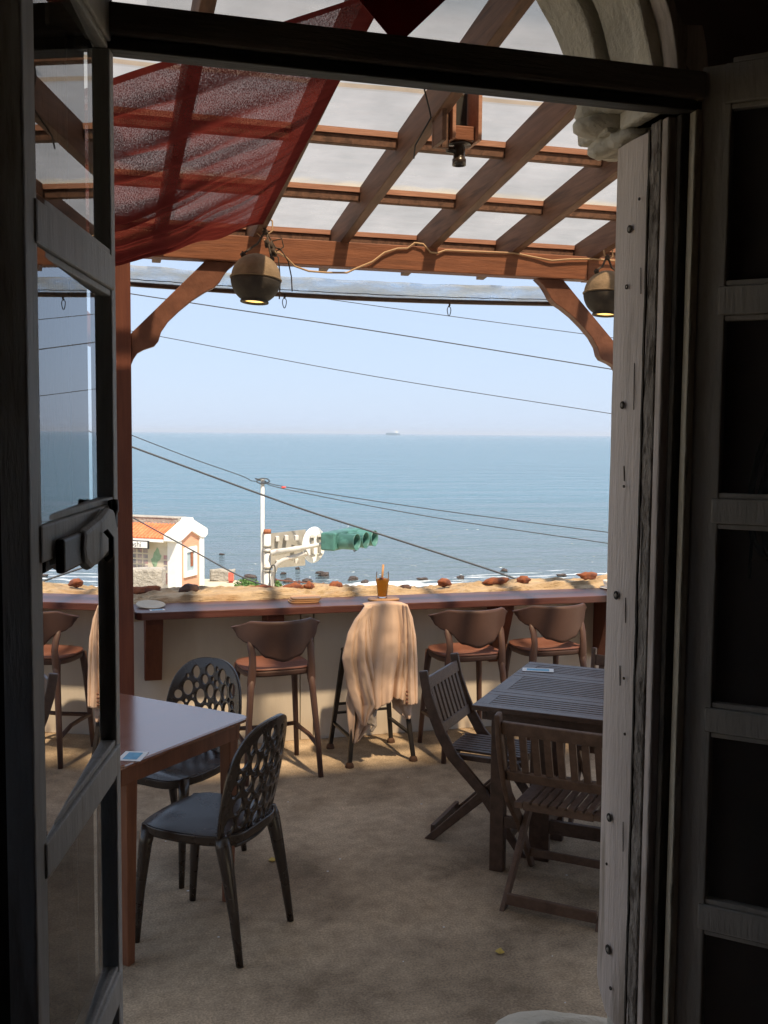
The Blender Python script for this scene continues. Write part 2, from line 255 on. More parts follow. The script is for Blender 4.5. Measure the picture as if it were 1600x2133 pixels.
def obj(name, bm, m, parent=None, smooth=False, bevel=0, solid=0, sub=0, loc=None):
    me = bpy.data.meshes.new(name); bmesh.ops.recalc_face_normals(bm, faces=bm.faces); bm.to_mesh(me); bm.free()
    if smooth:
        for q in me.polygons: q.use_smooth = True
    o = bpy.data.objects.new(name, me); col.objects.link(o); me.materials.append(M[m] if isinstance(m, str) else m)
    if parent: o.parent = parent
    if loc: o.location = loc
    if solid:
        s = o.modifiers.new('s', 'SOLIDIFY'); s.thickness = solid; s.offset = 0
    if bevel:
        b = o.modifiers.new('b', 'BEVEL'); b.width = bevel; b.segments = 2; b.limit_method = 'ANGLE'; b.angle_limit = rad(40)
    if sub:
        s = o.modifiers.new('u', 'SUBSURF'); s.levels = sub; s.render_levels = sub
    return o
def tag(o, label, cat, group=None):
    o['label'] = label; o['category'] = cat
    if group: o['group'] = group
    return o
def thing(name, label, cat, loc=(0, 0, 0), rz=0, group=None):
    o = bpy.data.objects.new(name, None); col.objects.link(o); o.location = loc; o.rotation_euler = (0, 0, rz); o.empty_display_size = .1
    return tag(o, label, cat, group)
def struct(name, bm, m, **k):
    o = obj(name, bm, m, **k); o['kind'] = 'structure'; return o
def dup(root, loc, rz, label):
    r = root.copy(); col.objects.link(r); r.location = loc; r.rotation_euler = (0, 0, rz); r['label'] = label
    def rec(a, b):
        for ch in list(a.children):
            c = ch.copy(); col.objects.link(c); c.parent = b; rec(ch, c)
    rec(root, r); return r
def interp(pts, t):
    for (a, va), (b, vb) in zip(pts, pts[1:]):
        if t <= b: k = (t-a)/(b-a) if b > a else 0; return va+(vb-va)*k
    return pts[-1][1]
def smooth_interp(pts, t):
    for (a, va), (b, vb) in zip(pts, pts[1:]):
        if t <= b:
            k = (t-a)/(b-a); k = k*k*(3-2*k); return va+(vb-va)*k
    return pts[-1][1]
R = random.Random(5)
# ------------------------------------------------------------------ setting: ground, sea, terrace floor
b = nb()
def gfn(u, v):
    x = -500+1000*u; y = -120+(v**.6)*190
    z = -4.6
    e = 46-9.5*min(1, max(0, (x-6.5)/5))+.6*math.sin(x*.5)+1.2*noise.noise(Vector((x*.3, 0, 0)))
    if y > e: z = -4.6-(y-e)*.22+.35*noise.noise(Vector((x*.35, y*.35, 1)))
    return (x, y, z)
gridm(b, gfn, 500, 120); struct('ground', b, mat('street_ground', (.42, .36, .26), (.55, .48, .36), .5, .95, bump=.5, bscale=3, c3=(.2, .2, .08), s3=.25, lo3=.52, hi3=.6), smooth=True)
b = nb(); gridm(b, lambda u, v: (-40000+80000*u, 46+60000*v, -6.6), 2, 2); struct('sea', b, 'sea')
b = nb(); bx(b, -4, 7, 1.98, 6.6, -4.59, 0); struct('terrace_floor', b, 'concrete')
# ------------------------------------------------------------------ cafe building (room, arched door wall)
cafe = thing('cafe_building', 'dark cafe room with a thick wall and arched doorway seen from inside', 'building', (0, 0, .45))
CX, CR, SPR = .53, .46, 2.50
def archpts(r, n=24, z0=SPR, lf=1.): return [(CX+r*math.cos(math.pi*k/n)*(lf if k*2 > n else 1), z0+r*math.sin(math.pi*k/n)) for k in range(n+1)]
def archwall(x0, x1, zt, xl, xr, z0, r, ya, yb, lf=1.):
    b = nb()
    def slab(p4):
        fr = [b.verts.new((x, ya, z-.45)) for x, z in p4]; bk = [b.verts.new((x, yb, z-.45)) for x, z in p4]
        b.faces.new(fr); b.faces.new(bk[::-1])
        for i in range(4): b.faces.new((fr[i], bk[i], bk[(i+1) % 4], fr[(i+1) % 4]))
    slab([(x0, z0), (xl, z0), (xl, SPR), (x0, SPR)]); slab([(xr, z0), (x1, z0), (x1, SPR), (xr, SPR)])
    P_ = [(xr, SPR)]+archpts(r, lf=lf)+[(xl, SPR)]
    slab([(xr, SPR), (x1, SPR), (x1, zt), (xr, zt)]); slab([(x0, SPR), (xl, SPR), (xl, zt), (x0, zt)])
    for p_, q_ in zip(P_, P_[1:]):
        if p_[0]-q_[0] > 1e-5: slab([q_, p_, (p_[0], zt), (q_[0], zt)])
    bmesh.ops.remove_doubles(b, verts=b.verts, dist=1e-5)
    return b
obj('outer_wall', archwall(-3, 4.2, 6.4, -.07, 1.075, -4.6, .50, 1.74, 1.96, 1.18), 'plaster', cafe)
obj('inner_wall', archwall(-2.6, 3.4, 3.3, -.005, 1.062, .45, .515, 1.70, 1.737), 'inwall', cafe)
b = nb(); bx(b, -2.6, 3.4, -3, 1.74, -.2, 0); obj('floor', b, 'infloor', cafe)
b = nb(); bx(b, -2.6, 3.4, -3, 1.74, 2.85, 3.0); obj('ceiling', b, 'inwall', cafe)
b = nb(); bx(b, -2.7, -2.6, -3.1, -.7, -.2, 3); bx(b, -2.7, -2.6, .0, 1.74, -.2, 3); bx(b, -2.7, -2.6, -.7, .0, -.2, 1.0); bx(b, -2.7, -2.6, -.7, .0, 1.75, 3); bx(b, 3.4, 3.5, -3.1, 1.74, -.2, 3); bx(b, -2.6, 3.4, -3.1, -3, -.2, 3); obj('room_wall', b, 'inwall', cafe)  # gap in the left wall is an added unseen opening to brighten the room
# dark boards of the inner door surround on the left
b = nb()
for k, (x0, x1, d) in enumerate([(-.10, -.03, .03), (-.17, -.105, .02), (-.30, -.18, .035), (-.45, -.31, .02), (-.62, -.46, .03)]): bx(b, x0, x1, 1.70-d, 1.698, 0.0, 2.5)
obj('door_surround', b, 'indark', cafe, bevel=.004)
# arch plaster ring and springer
b = nb()
def ring(r0, r1, y0, y1, n=40, a0=0, a1=math.pi, seed=0, rough=.012):
    secs = []
    for k in range(n+1):
        a = a0+(a1-a0)*k/n; s = []
        for r_, y_ in ((r0, y0), (r1, y0), (r1, y1), (r0, y1)):
            rr_ = r_+rough*noise.noise(Vector((a*5+seed, y_*6, r_*4))); s.append(b.verts.new((CX+rr_*math.cos(a)*(1.24 if a > math.pi/2 else 1), y_+rough*noise.noise(Vector((a*4, r_*9, seed))), SPR-.45+rr_*math.sin(a))))
        secs.append(s)
    for p_, q_ in zip(secs, secs[1:]):
        for i in range(4): b.faces.new((p_[i], p_[(i+1) % 4], q_[(i+1) % 4], q_[i]))
    b.faces.new(secs[0]); b.faces.new(secs[-1][::-1])
ring(.455, .56, 1.90, 2.02); ring(.476, .56, 1.749, 1.885, seed=3, rough=.006)
obj('arch_ring', b, 'plaster', cafe, bevel=.006)
b = nb(); ring(.497, .56, 1.70, 1.745, seed=8, rough=.004); obj('arch_trim', b, 'jamb', cafe, bevel=.003)
b = nb(); lump(b, (1.055, 1.94, 2.515-.45), (.085, .09, .045), 4, .35, 4); lump(b, (1.035, 1.93, 2.56-.45), (.07, .08, .05), 9, .3, 4); obj('springer_stone', b, 'plaster', cafe, smooth=True)
# door frame (jambs + transom)
frame = thing('door_frame', 'weathered painted door frame with flaking right jamb and dark transom bar', 'door frame', (0, 0, .45))
b = nb()
def jambface(x, y0, y1, z0, z1, th, seed, wob=.0035, cut=.05):
    def fn(u, v):
        z = z0+(z1-z0)*v; e = wob*noise.noise(Vector((z*3, seed, 0)))+wob*.5*noise.noise(Vector((z*11, seed, 4)))
        c = max(0, cut-(z-z0))*.8 if cut else 0
        return (x+.004*math.sin(u*math.pi)*-1, y0+(y1-c+e-y0)*u, z)
    g1 = gridm(b, fn, 4, 90); g2 = gridm(b, lambda u, v: Vector(fn(u, v))+Vector((th, 0, 0)), 4, 90)
    for j in range(90):
        b.faces.new((g1[j][4], g1[j+1][4], g2[j+1][4], g2[j][4])); b.faces.new((g1[j][0], g2[j][0], g2[j+1][0], g1[j+1][0]))
    for i in range(4): b.faces.new((g1[0][i], g1[0][i+1], g2[0][i+1], g2[0][i])); b.faces.new((g1[90][i], g2[90][i], g2[90][i+1], g1[90][i+1]))
jambface(1.018, 1.772, 1.905, .70-.45, 2.47-.45, .03, 1); jb = obj('jamb', b, 'jamb', frame)
jb['label'] = 'pale painted jamb board with round screw holes'
b = nb()
for (py_, z, rr_) in [(1.835, 2.30, .008), (1.84, 2.19, .005), (1.845, 1.96, .008), (1.85, 1.58, .009), (1.855, 1.12, .009), (1.845, .845, .010), (1.83, .77, .004), (1.83, 1.80, .003), (1.80, 2.35, .003), (1.80, 1.31, .003), (1.81, 1.42, .003), (1.86, 1.02, .003)]:
    lathe(b, [(rr_*.4, -.0045), (rr_*.5, -.0052), (rr_*.95, -.0052), (rr_, -.003)], 14)
    b.verts.ensure_lookup_table(); vv = b.verts[len(b.verts)-56:]
    bmesh.ops.transform(b, matrix=Matrix.Translation((1.0135, py_, z-.45))@Matrix.Rotation(rad(90), 4, 'Y'), verts=vv)
obj('screw_hole', b, 'jambdark', frame, smooth=True)
b = nb()
for (py_, z) in [(1.835, 2.30), (1.845, 1.96), (1.85, 1.58), (1.855, 1.12), (1.845, .845)]:
    lathe(b, [(.0001, -.0062), (.0035, -.006), (.0045, -.0045)], 12); b.verts.ensure_lookup_table()
    bmesh.ops.transform(b, matrix=Matrix.Translation((1.0135, py_, z-.45))@Matrix.Rotation(rad(90), 4, 'Y'), verts=b.verts[len(b.verts)-36:])
obj('screw_head', b, 'signback', frame, smooth=True)
b = nb()
def strip(x0, x1, y0, y1, z0, z1, seed, wob):
    n = 120
    def fn(u, v):
        z = z0+(z1-z0)*v; e = wob*noise.noise(Vector((z*6, seed, u)))+wob*noise.noise(Vector((z*25, seed, u*3)))
        return (x0+(x1-x0)*u+e, y1+(y0-y1)*u+e*.5, z)
    gridm(b, fn, 6, n)
strip(1.0195, 1.0195, 1.735, 1.770, .2, 2.03, 2, .0035); obj('flaking_strip', b, 'jambrough', frame, solid=.012, smooth=True)
b = nb()
for i in range(160):
    z = .22+1.8*i/160; yk = 1.772+.0025*noise.noise(Vector((z*9, 3, 1))); wk = .0022+.0022*abs(noise.noise(Vector((z*14, 8, 1)))); bx(b, 1.0105, 1.014, yk-wk, yk+wk, z, z+1.8/160+.0001)
for (yc_, z0_, ln) in ((1.805, 1.50, .09), (1.83, .95, .04), (1.79, 1.72, .05), (1.815, 1.08, .05), (1.80, .62, .06), (1.835, 1.36, .03)):
    for i in range(12):
        z = z0_+ln*i/12; k = math.sin(math.pi*(i+.5)/12); bx(b, 1.0118, 1.0138, yc_+.003*i/12-.0005*k, yc_+.003*i/12+.0005*k, z-.45+.45-.0, z+ln/12+.0001)
obj('crack', b, 'jambdark', frame)
b = nb(); bx(b, 1.0145, 1.035, 1.712, 1.734, .18, 2.03); obj('stop_bead', b, 'jamb', frame, bevel=.004)
b = nb(); bx(b, 1.030, 1.058, 1.693, 1.711, .15, 2.03); obj('shaded_gap', b, 'jambdark', frame, bevel=.003)  # dark strip, shadow of the gap beside the leaf put into its colour
b = nb(); bx(b, 1.045, 1.061, 1.672, 1.692, .1, 2.06)
obj('edge_strip', b, 'jambpale', frame, bevel=.003)
b = nb(); bx(b, -.07, -.006, 1.742, 1.95, .15, 2.03); obj('jamb', b, 'jamb', frame, bevel=.005)
b = nb(); bx(b, -.06, 1.062, 1.662, 1.70, 2.050, 2.098); obj('transom', b, 'transom', frame, bevel=.006)
b = nb(); bx(b, 0.02, 1.04, 1.7025, 1.728, 2.036, 2.055); bx(b, -.02, 1.06, 1.672, 1.702, 2.030, 2.0495); obj('transom_rebate', b, 'transomd', frame, bevel=.003)
b = nb(); bx(b, .03, 1.03, 1.7025, 1.772, 2.056, 2.084); obj('transom_ledge', b, 'transom', frame, bevel=.004)
b = nb(); poly = [(0.09, SPR+.03), (.975, SPR+.03)]+[(CX+.456*math.cos(math.pi*k/20), SPR+.456*math.sin(math.pi*k/20)) for k in range(2, 19)]
b.faces.new([b.verts.new((q[0], 1.762, q[1]-.45)) for q in poly]); obj('fanlight_pane', b, 'fanglass', frame)
# red diamond paper
b = nb(); hw = .12; prism(b, [(.512, 2.563), (.512+hw, 2.563+hw), (.512, 2.563+2*hw), (.512-hw, 2.563+hw)], lambda q, s: (q[0], 1.752+.0015*s, q[1]))
tag(obj('paper_diamond', b, 'redpaper'), 'dark red paper diamond stuck on the fanlight above the transom', 'paper decoration')
# outer sill at the foot of the right jamb
b = nb(); lump(b, (.97, 2.02, .515), (.20, .12, .075), 3, .12, 4); sill = tag(obj('sill_stone', b, 'plaster', smooth=True), 'rounded white plastered step stone below the right jamb', 'step')
b = nb(); bx(b, .80, 1.16, 1.86, 1.97, .52, .60, Matrix.Translation((0, 0, .0))); bx(b, .80, 1.16, 1.80, 1.90, .50, .58)
tag(obj('threshold_board', b, 'transom', bevel=.01), 'grey worn threshold board against the right jamb foot', 'threshold')
# ------------------------------------------------------------------ door leaves
def leaf(name, label, loc, rz, L, near, far, rails, ztop, fm, gm, gtilt, t, z0=.0, face=1):
    """local x along the leaf from hinge, local y: face side = +y ; z heights given as world"""
    o = thing(name, label, 'door', loc, rz, None); zb = loc[2]
    b = nb(); bx(b, 0, far, -t, 0, z0, ztop-zb); obj('stile', b, fm, o, bevel=.003)
    b = nb(); bx(b, L-near, L, -t, 0, z0, ztop-zb); obj('stile', b, fm, o, bevel=.003)
    for (a, c) in rails:
        b = nb(); bx(b, far-.012, L-near+.012, -t, .003, a-zb, c-zb); obj('rail', b, fm, o, bevel=.003)
        b = nb(); bx(b, far, L-near, -t*.6, -.002, c-zb+.0005, c-zb+.010); bx(b, far, L-near, -t*.6, -.002, a-zb-.010, a-zb-.0005); obj('glazing_bead', b, fm, o, bevel=.002)
    zs = sorted([loc[2]+z0]+[v for r_ in rails for v in r_])
    rs = sorted(rails)
    for (a, c), (a2, c2) in zip(rs, rs[1:]):
        b = nb(); x0, x1 = far, L-near; yb0 = -.0135; yb1 = yb0+math.tan(gtilt)*(x1-x0)
        vs = [b.verts.new(q) for q in ((x0, yb0, c-zb), (x1, yb1, c-zb), (x1, yb1, a2-zb), (x0, yb0, a2-zb))]; b.faces.new(vs)
        obj('pane', b, gm, o)
    return o

rails = [(.50, .62), (.972, 1.022), (1.352, 1.398), (1.741, 1.787), (2.118, 2.170), (2.49, 2.56)]
dl = Vector((-.1090, -.4465)); al = math.atan2(dl.y, dl.x)
lo = leaf('glazed_door', 'narrow grey painted glazed door leaf folded inward on the left, with a latch', (.039, 1.70, .45), al, .46, .048, .028, rails, 2.56, 'frame', 'glass', rad(1.9), .034, .02)
# latch on the middle rail: local x along the leaf, local y toward the opening
b = nb(); prism(b, [(.10, 1.305), (.13, 1.28), (.19, 1.268), (.26, 1.262), (.29, 1.275), (.30, 1.295), (.29, 1.318), (.20, 1.328), (.15, 1.338), (.12, 1.335)], lambda q, s: (q[0], .006+.016*s, q[1])); la = obj('latch', b, 'frame', lo, bevel=.007)
b = nb(); bx(b, .285, .375, .004, .016, 1.272, 1.316); obj('latch_bracket', b, 'metal', lo, bevel=.004)
b = nb(); tube(b, [(.20, .026, 1.31), (.20, .034, 1.30), (.20, .034, 1.275), (.20, .026, 1.268)], .004); tube(b, [(.10, .01, 1.32), (.085, .014, 1.33), (.08, .012, 1.345)], .006); obj('latch_staple', b, 'metal', la, smooth=True)
b = nb(); bx(b, .055, .075, .0, .012, 1.30, 1.345); obj('keeper', b, 'dark', lo, bevel=.003)
ro = leaf('glazed_door', 'wide shadowed door leaf with dark glass panes right of the flaking jamb', (1.062, 1.68, .45), rad(-44), .72, .05, .052, rails, 2.56, 'frameR', 'glassR', 0, .034, .02)
ro.scale = (1, -1, 1)
# coiled dark cable with a red strap hanging behind the right leaf
cb = thing('cable_coil', 'dark cable coil on a red strap behind the upper glass of the right door', 'cables', (1.235, 1.66, 1.80))
for k, (dx, w_, hh) in enumerate([(0, .055, .13), (.012, .045, .12), (.02, .06, .145)]):
    b = nb(); tube(b, [(dx+w_*math.sin(a_)*(1-.25*math.cos(a_)), -.012*k, hh*math.cos(a_)+.0) for a_ in [2*math.pi*i/30 for i in range(31)]], .006+.002*k, 8); obj('loop', b, 'dark', cb, smooth=True)
b = nb(); tube(b, [(-.075, -.03, -.16), (-.07, -.03, -.05), (-.045, -.03, .06), (-.02, -.03, .145), (.03, -.03, .15)], .003, 6); obj('thin_cord', b, 'dark', cb, smooth=True)
b = nb(); bar(b, (-.035, -.045, .08), (-.02, -.045, .145), .016, .006); bar(b, (-.02, -.045, .147), (.07, -.045, .15), .006, .02); obj('strap', b, 'redstone', cb)
# ------------------------------------------------------------------ pergola
perg = thing('pergola', 'timber pergola with frosted roof sheets over the terrace', 'pergola', (.16, 5.85, 0))
def L(x, y, z): return (x-.16, y-5.85, z)
def lbx(b, x0, x1, y0, y1, z0, z1): bx(b, x0-.16, x1-.16, y0-5.85, y1-5.85, z0, z1)
for x0 in (.095, 3.165):
    b = nb(); lbx(b, x0, x0+.115, 5.80, 5.91, 0, 2.84); obj('post', b, 'post', perg, bevel=.005)
b = nb(); lbx(b, -2.0, 2.905, 5.78, 5.88, 2.84, 2.98); obj('beam', b, 'beam', perg, bevel=.005)
b = nb(); lbx(b, 2.909, 5.6, 5.785, 5.885, 2.838, 2.978); obj('beam', b, 'beam', perg, bevel=.005)
lp = [(0, 2.26), (.012, 2.29), (.035, 2.325), (.07, 2.345), (.125, 2.365), (.145, 2.39), (.16, 2.44), (.20, 2.50), (.26, 2.56), (.33, 2.62), (.40, 2.668), (.45, 2.695), (.48, 2.725), (.50, 2.76), (.53, 2.80), (.575, 2.838), (.40, 2.838), (.30, 2.735), (0, 2.43)]
for sx, xo in ((1, .211), (-1, 3.164), (-1, .094), (1, 3.281)):
    b = nb(); prism(b, lp, lambda q, s: L(xo+sx*q[0], 5.815+.07*s, q[1])); obj('brace', b, 'brace', perg, bevel=.004)
SL = .135
for x in (-1.68, -1.16, -.65, -.13, .38, .895, 1.39, 1.92, 2.43, 2.96, 3.48, 4.0, 4.5, 5.0):
    b = nb(); y0, y1 = 1.99, 6.36
    prism(b, [(y0, 2.975+SL*(5.78-y0)), (y1, 2.975+SL*(5.78-y1)), (y1, 3.125+SL*(5.78-y1)), (y0, 3.125+SL*(5.78-y0))], lambda q, s: L(x-.026+.052*s, q[0], q[1])); obj('rafter', b, 'rafter', perg, bevel=.004)
xs = (-1.68, -1.16, -.65, -.13, .38, .895, 1.39, 1.92, 2.43, 2.96, 3.48, 4.0, 4.5, 5.0)
for yc in (6.02, 5.33, 4.64, 3.95, 3.26, 2.57):
    zt = 3.125+SL*(5.78-yc)
    for xa, xb in zip(xs, xs[1:]):
        b = nb(); lbx(b, xa+.0265, xb-.0265, yc+.010, yc+.05, zt-.075, zt-.032); pu = obj('purlin', b, 'rafter', perg, bevel=.003)  # purlin kept dark, shade below the batten is in its colour
        b = nb(); lbx(b, xa+.0265, xb-.0265, yc, yc+.05, zt-.0315, zt-.005); obj('batten', b, 'batten', pu)  # paler strip, glow through the roof sheet is in its colour
b = nb()
for k, (ya, yb2, dz) in enumerate([(2.0, 4.30, .008), (4.25, 6.42, .002)]):
    gridm(b, lambda u, v: L(-1.75+6.9*u, ya+(yb2-ya)*v, 3.131+dz+SL*(5.78-(ya+(yb2-ya)*v))+.003*math.sin(u*60)), 120, 2)
obj('roof_sheet', b, 'roof', perg, smooth=True)
# rolled plastic blind under the beam
bl = thing('plastic_blind', 'clear plastic weather blind rolled up under the outer beam', 'blind', (.21, 5.98, 2.76))
def sag(u): return -.022*math.sin(math.pi*u)
b = nb(); n = 90; g = []
for i in range(n+1):
    u = i/n; x = 2.62*u; ringv = []
    for k in range(14):
        a = 2*math.pi*k/14; rr_ = 1+.22*noise.noise(Vector((u*14, math.cos(a)*1.3, math.sin(a)*1.3)))
        ringv.append(b.verts.new((x, .030*rr_*math.cos(a), .012+sag(u)+.047*rr_*math.sin(a))))
    g.append(ringv)
for p_, q_ in zip(g, g[1:]):
    for k in range(14): b.faces.new((p_[k], p_[(k+1) % 14], q_[(k+1) % 14], q_[k]))
obj('rolled_sheet', b, 'plastic', bl, smooth=True)
b = nb(); tube(b, [(2.62*i/30, 0, -.045+sag(i/30)) for i in range(31)], .0145); obj('bottom_rod', b, 'slat', bl, smooth=True)
b = nb(); tube(b, [(2.62*i/60, -.03, -.022+sag(i/60)+.004*noise.noise(Vector((i*.7, 0, 0)))) for i in range(61)], .0025, 6); obj('hem_cord', b, 'wire', bl, smooth=True)
def carabiner(loc, label):
    b = nb(); pts = []
    for k in range(17):
        a = 2*math.pi*k/16; pts.append((.011*math.sin(a)*(1-.35*math.cos(a)), 0, -.045-.028*math.cos(a+math.pi)*-1))
    tube(b, pts, .0026, 6); tube(b, [(0, 0, .01), (.004, 0, -.008), (-.003, 0, -.017)], .006, 8)
    tag(obj('carabiner', b, 'metal', smooth=True, loc=loc), label, 'hook', 'hooks on the blind rod')
carabiner((2.09, 5.98, 2.685), 'small steel hook hanging from the blind rod in the middle of the view')
carabiner((1.08, 5.97, 2.69), 'small steel hook beside the left round lamp')
# shade cloth
def foldk(u, v):   # gathers sweep from the house side down toward the post corner
    q = v*1.35+.55*(u-.25)**2*2.2-.25*u
    w_ = 0
    for qc, wd, am in ((.02, .03, 1.), (.10, .022, .8), (.17, .03, 1), (.27, .02, .7), (.34, .035, 1.), (.47, .02, .6), (.56, .03, .9), (.70, .02, .5), (.80, .03, .8), (.98, .02, .6), (1.1, .03, .7), (1.25, .02, .5)):
        qq = q+.03*noise.noise(Vector((u*4, qc*9, 0)))+.05*qc*math.sin(u*5); w_ += am*math.exp(-((qq-qc)/wd)**2)
    return w_*min(1, .25+u*3)*(.6+.4*noise.noise(Vector((u*5, v*5, 3))))
def clothf(u, v):   # u 0 right .. 1 left, v 0 outer edge .. 1 near the house
    x = .875-2.4*u
    ze = smooth_interp([(0, 2.985), (.12, 2.90), (.23, 2.825), (.40, 2.79), (.7, 2.86), (1, 2.95)], u)
    yn = min(4.9, 3.2+2.25*u); zn = 3.29-.135*(yn-3.2)-.05*u
    y = 5.47+(yn-5.47)*v; z = ze+(zn-ze)*v
    m_ = 4*v*(1-v); k = min(1, u*3.2)
    z -= .24*m_*k**.8
    am = min(1, u*5)
    e = -.07*foldk(u, v)*am+.012*noise.noise(Vector((u*6, v*5, 2)))*am+.006*noise.noise(Vector((u*14, v*22, 7)))*am
    return (x+.04*v*(1-u), y+e*.7, z+e)
b = nb(); g = gridm(b, clothf, 110, 260)
so = obj('shade_cloth', b, 'cloth', smooth=True)
at_ = so.data.attributes.new('gather', 'FLOAT', 'POINT')
for i, v_ in enumerate([(i_/110, j_/260) for j_ in range(261) for i_ in range(111)]):
    u_, w_ = v_; gth = .42*min(1, foldk(u_, w_))+.30*max(0, 1-w_*2.2)*min(1, u_*4)+.14*max(0, noise.noise(Vector((u_*7, w_*16, 11))))
    if w_ > .985 or u_ < .02: gth += .5
    at_.data[i].value = gth
tag(so, 'sheer dark red shade cloth draped under the pergola rafters', 'shade cloth')
# ------------------------------------------------------------------ round lamps
def lamp(loc, label, rz, hang):
    t = thing('hanging_lamp', label, 'lamp', loc, rz, 'round float lamps hung from the beam'); r = .132
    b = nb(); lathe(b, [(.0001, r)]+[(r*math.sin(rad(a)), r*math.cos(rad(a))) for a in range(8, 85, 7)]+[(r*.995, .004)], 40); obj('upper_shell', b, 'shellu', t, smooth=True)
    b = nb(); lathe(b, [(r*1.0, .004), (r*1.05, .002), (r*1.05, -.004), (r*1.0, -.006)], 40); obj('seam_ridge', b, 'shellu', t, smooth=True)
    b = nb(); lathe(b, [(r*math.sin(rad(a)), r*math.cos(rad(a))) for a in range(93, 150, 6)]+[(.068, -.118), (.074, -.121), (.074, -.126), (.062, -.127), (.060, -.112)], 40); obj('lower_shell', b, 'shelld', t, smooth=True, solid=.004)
    b = nb(); lathe(b, [(.0001, -.116), (.061, -.116)], 40); obj('glowing_opening', b, 'glow', t, smooth=True)
    t.rotation_euler = (rad(-3), rad(4), rz)
    b = nb(); h = Vector(hang)-Vector(loc)
    tube(b, [h, h*.7+Vector((-.03, 0, 0)), (-.075, 0, .125), (-.07, 0, .105)], .006, 7); tube(b, [h, h*.7+Vector((.03, 0, 0)), (.075, 0, .125), (.07, 0, .105)], .006, 7)
    for c in ((-.075, 0, .12), (.078, 0, .115), (h.x*.9, h.y*.9, h.z*.95)): lump(b, c, (.016, .014, .016), 2, .4, 2)
    obj('rope', b, 'rope', t, smooth=True)
    b = nb(); tube(b, [h+Vector((.0, 0, .07)), h+Vector((.03, 0, .05)), h+Vector((.035, 0, 0)), h+Vector((.015, 0, -.02)), h+Vector((-.015, 0, -.01)), h+Vector((-.025, 0, .03))], .0045, 7); obj('hook', b, 'cable', t, smooth=True)
    return t
lamp((.85, 5.55, 2.715), 'round lamp on ropes left of centre near the red cloth', .0, (.90, 5.62, 3.0))
lamp((2.915, 5.55, 2.73), 'round lamp partly hidden behind the right door jamb', .0, (2.93, 5.6, 2.965))
# cables at the left lamp and along the beam
b = nb()
tube(b, [(.88, 5.70, 2.985), (.93, 5.68, 2.93), (.955, 5.6, 2.88), (.97, 5.6, 2.86)], .004, 6)
W = [(.97, 5.62, 2.87), (1.0, 5.70, 2.885), (1.05, 5.74, 2.865), (1.10, 5.76, 2.825), (1.18, 5.765, 2.803), (1.28, 5.765, 2.80), (1.40, 5.765, 2.805), (1.46, 5.765, 2.835), (1.55, 5.765, 2.875), (1.62, 5.765, 2.93), (1.70, 5.77, 2.958), (1.76, 5.77, 2.962), (1.80, 5.765, 2.995), (1.85, 5.76, 2.99), (1.895, 5.76, 2.945), (1.94, 5.765, 2.945), (1.99, 5.77, 2.965), (2.2, 5.77, 2.968), (2.42, 5.77, 2.972), (2.55, 5.77, 2.955), (2.66, 5.765, 2.94), (2.78, 5.765, 2.955), (2.93, 5.765, 2.965), (3.2, 5.765, 2.96)]
tube(b, W, .0055, 7); tag(obj('power_cable', b, 'cable', smooth=True), 'tan cable looping along the front of the outer beam', 'cable')
b = nb()
for k, pts in enumerate([[(.93, 5.64, 2.90), (.99, 5.60, 2.89), (1.03, 5.58, 2.82), (1.045, 5.57, 2.74), (1.05, 5.57, 2.66)], [(.93, 5.64, 2.90), (.98, 5.6, 2.84), (.99, 5.6, 2.72), (.985, 5.6, 2.62)], [(.9, 5.62, 3.0), (.93, 5.63, 2.96), (.965, 5.62, 2.90), (1.0, 5.61, 2.88)], [(.95, 5.62, 2.93), (1.0, 5.61, 2.945), (1.01, 5.61, 2.90), (.96, 5.61, 2.87)]]):
    P3 = []
    for i in range(len(pts)-1):
        for t in (0, .34, .67): P3.append(Vector(pts[i]).lerp(Vector(pts[i+1]), t))
    P3.append(Vector(pts[-1])); tube(b, P3, .0035, 6)
for c in ((.945, 5.62, 2.90), (.955, 5.61, 2.87), (.925, 5.62, 2.915)): lump(b, c, (.02, .018, .024), 5, .5, 2)
tag(obj('knotted_wires', b, 'rope', smooth=True), 'tangle of knotted wires and cord beside the left round lamp', 'wires')
b = nb(); tube(b, [(1.30, 4.05, 3.36), (1.315, 4.1, 3.29), (1.345, 4.13, 3.23), (1.36, 4.15, 3.20), (1.34, 4.2, 3.15), (1.325, 4.25, 3.11), (1.335, 4.3, 3.07)], .0035, 6); tag(obj('loose_wire', b, 'wire', smooth=True), 'thin dark wire hanging beside the wooden spotlight box', 'wire')
# ------------------------------------------------------------------ wooden spotlight box on the rafter
sp = thing('spotlight_box', 'wooden box bracket with a small black spotlight hung from a rafter', 'spotlight', (1.375, 4.16, 3.085)); sp.scale = (1.12, 1.12, 1.15)
b = nb(); bx(b, 0, .062, 0, .02, 0, .33); bx(b, .03, .034, -.006, 0, 0, .33); obj('back_board', b, 'rafter', sp, bevel=.003)
b = nb(); bx(b, .0, .018, -.10, -.0015, -.0, .33); obj('side_board', b, 'rafter', sp, bevel=.003)
b = nb(); bx(b, .064, .078, -.03, .10, 0.03, .33); obj('upright', b, 'batten', sp, bevel=.002)
b = nb(); bx(b, .165, .18, -.03, .10, .03, .33); obj('upright', b, 'batten', sp, bevel=.002)
b = nb(); bx(b, .080, .163, .0, .1, .035, .085); obj('base_block', b, 'beam', sp, bevel=.003)
b = nb(); bx(b, .10, .162, .085, .1, .087, .33); obj('back_panel', b, 'dark', sp, bevel=.002)
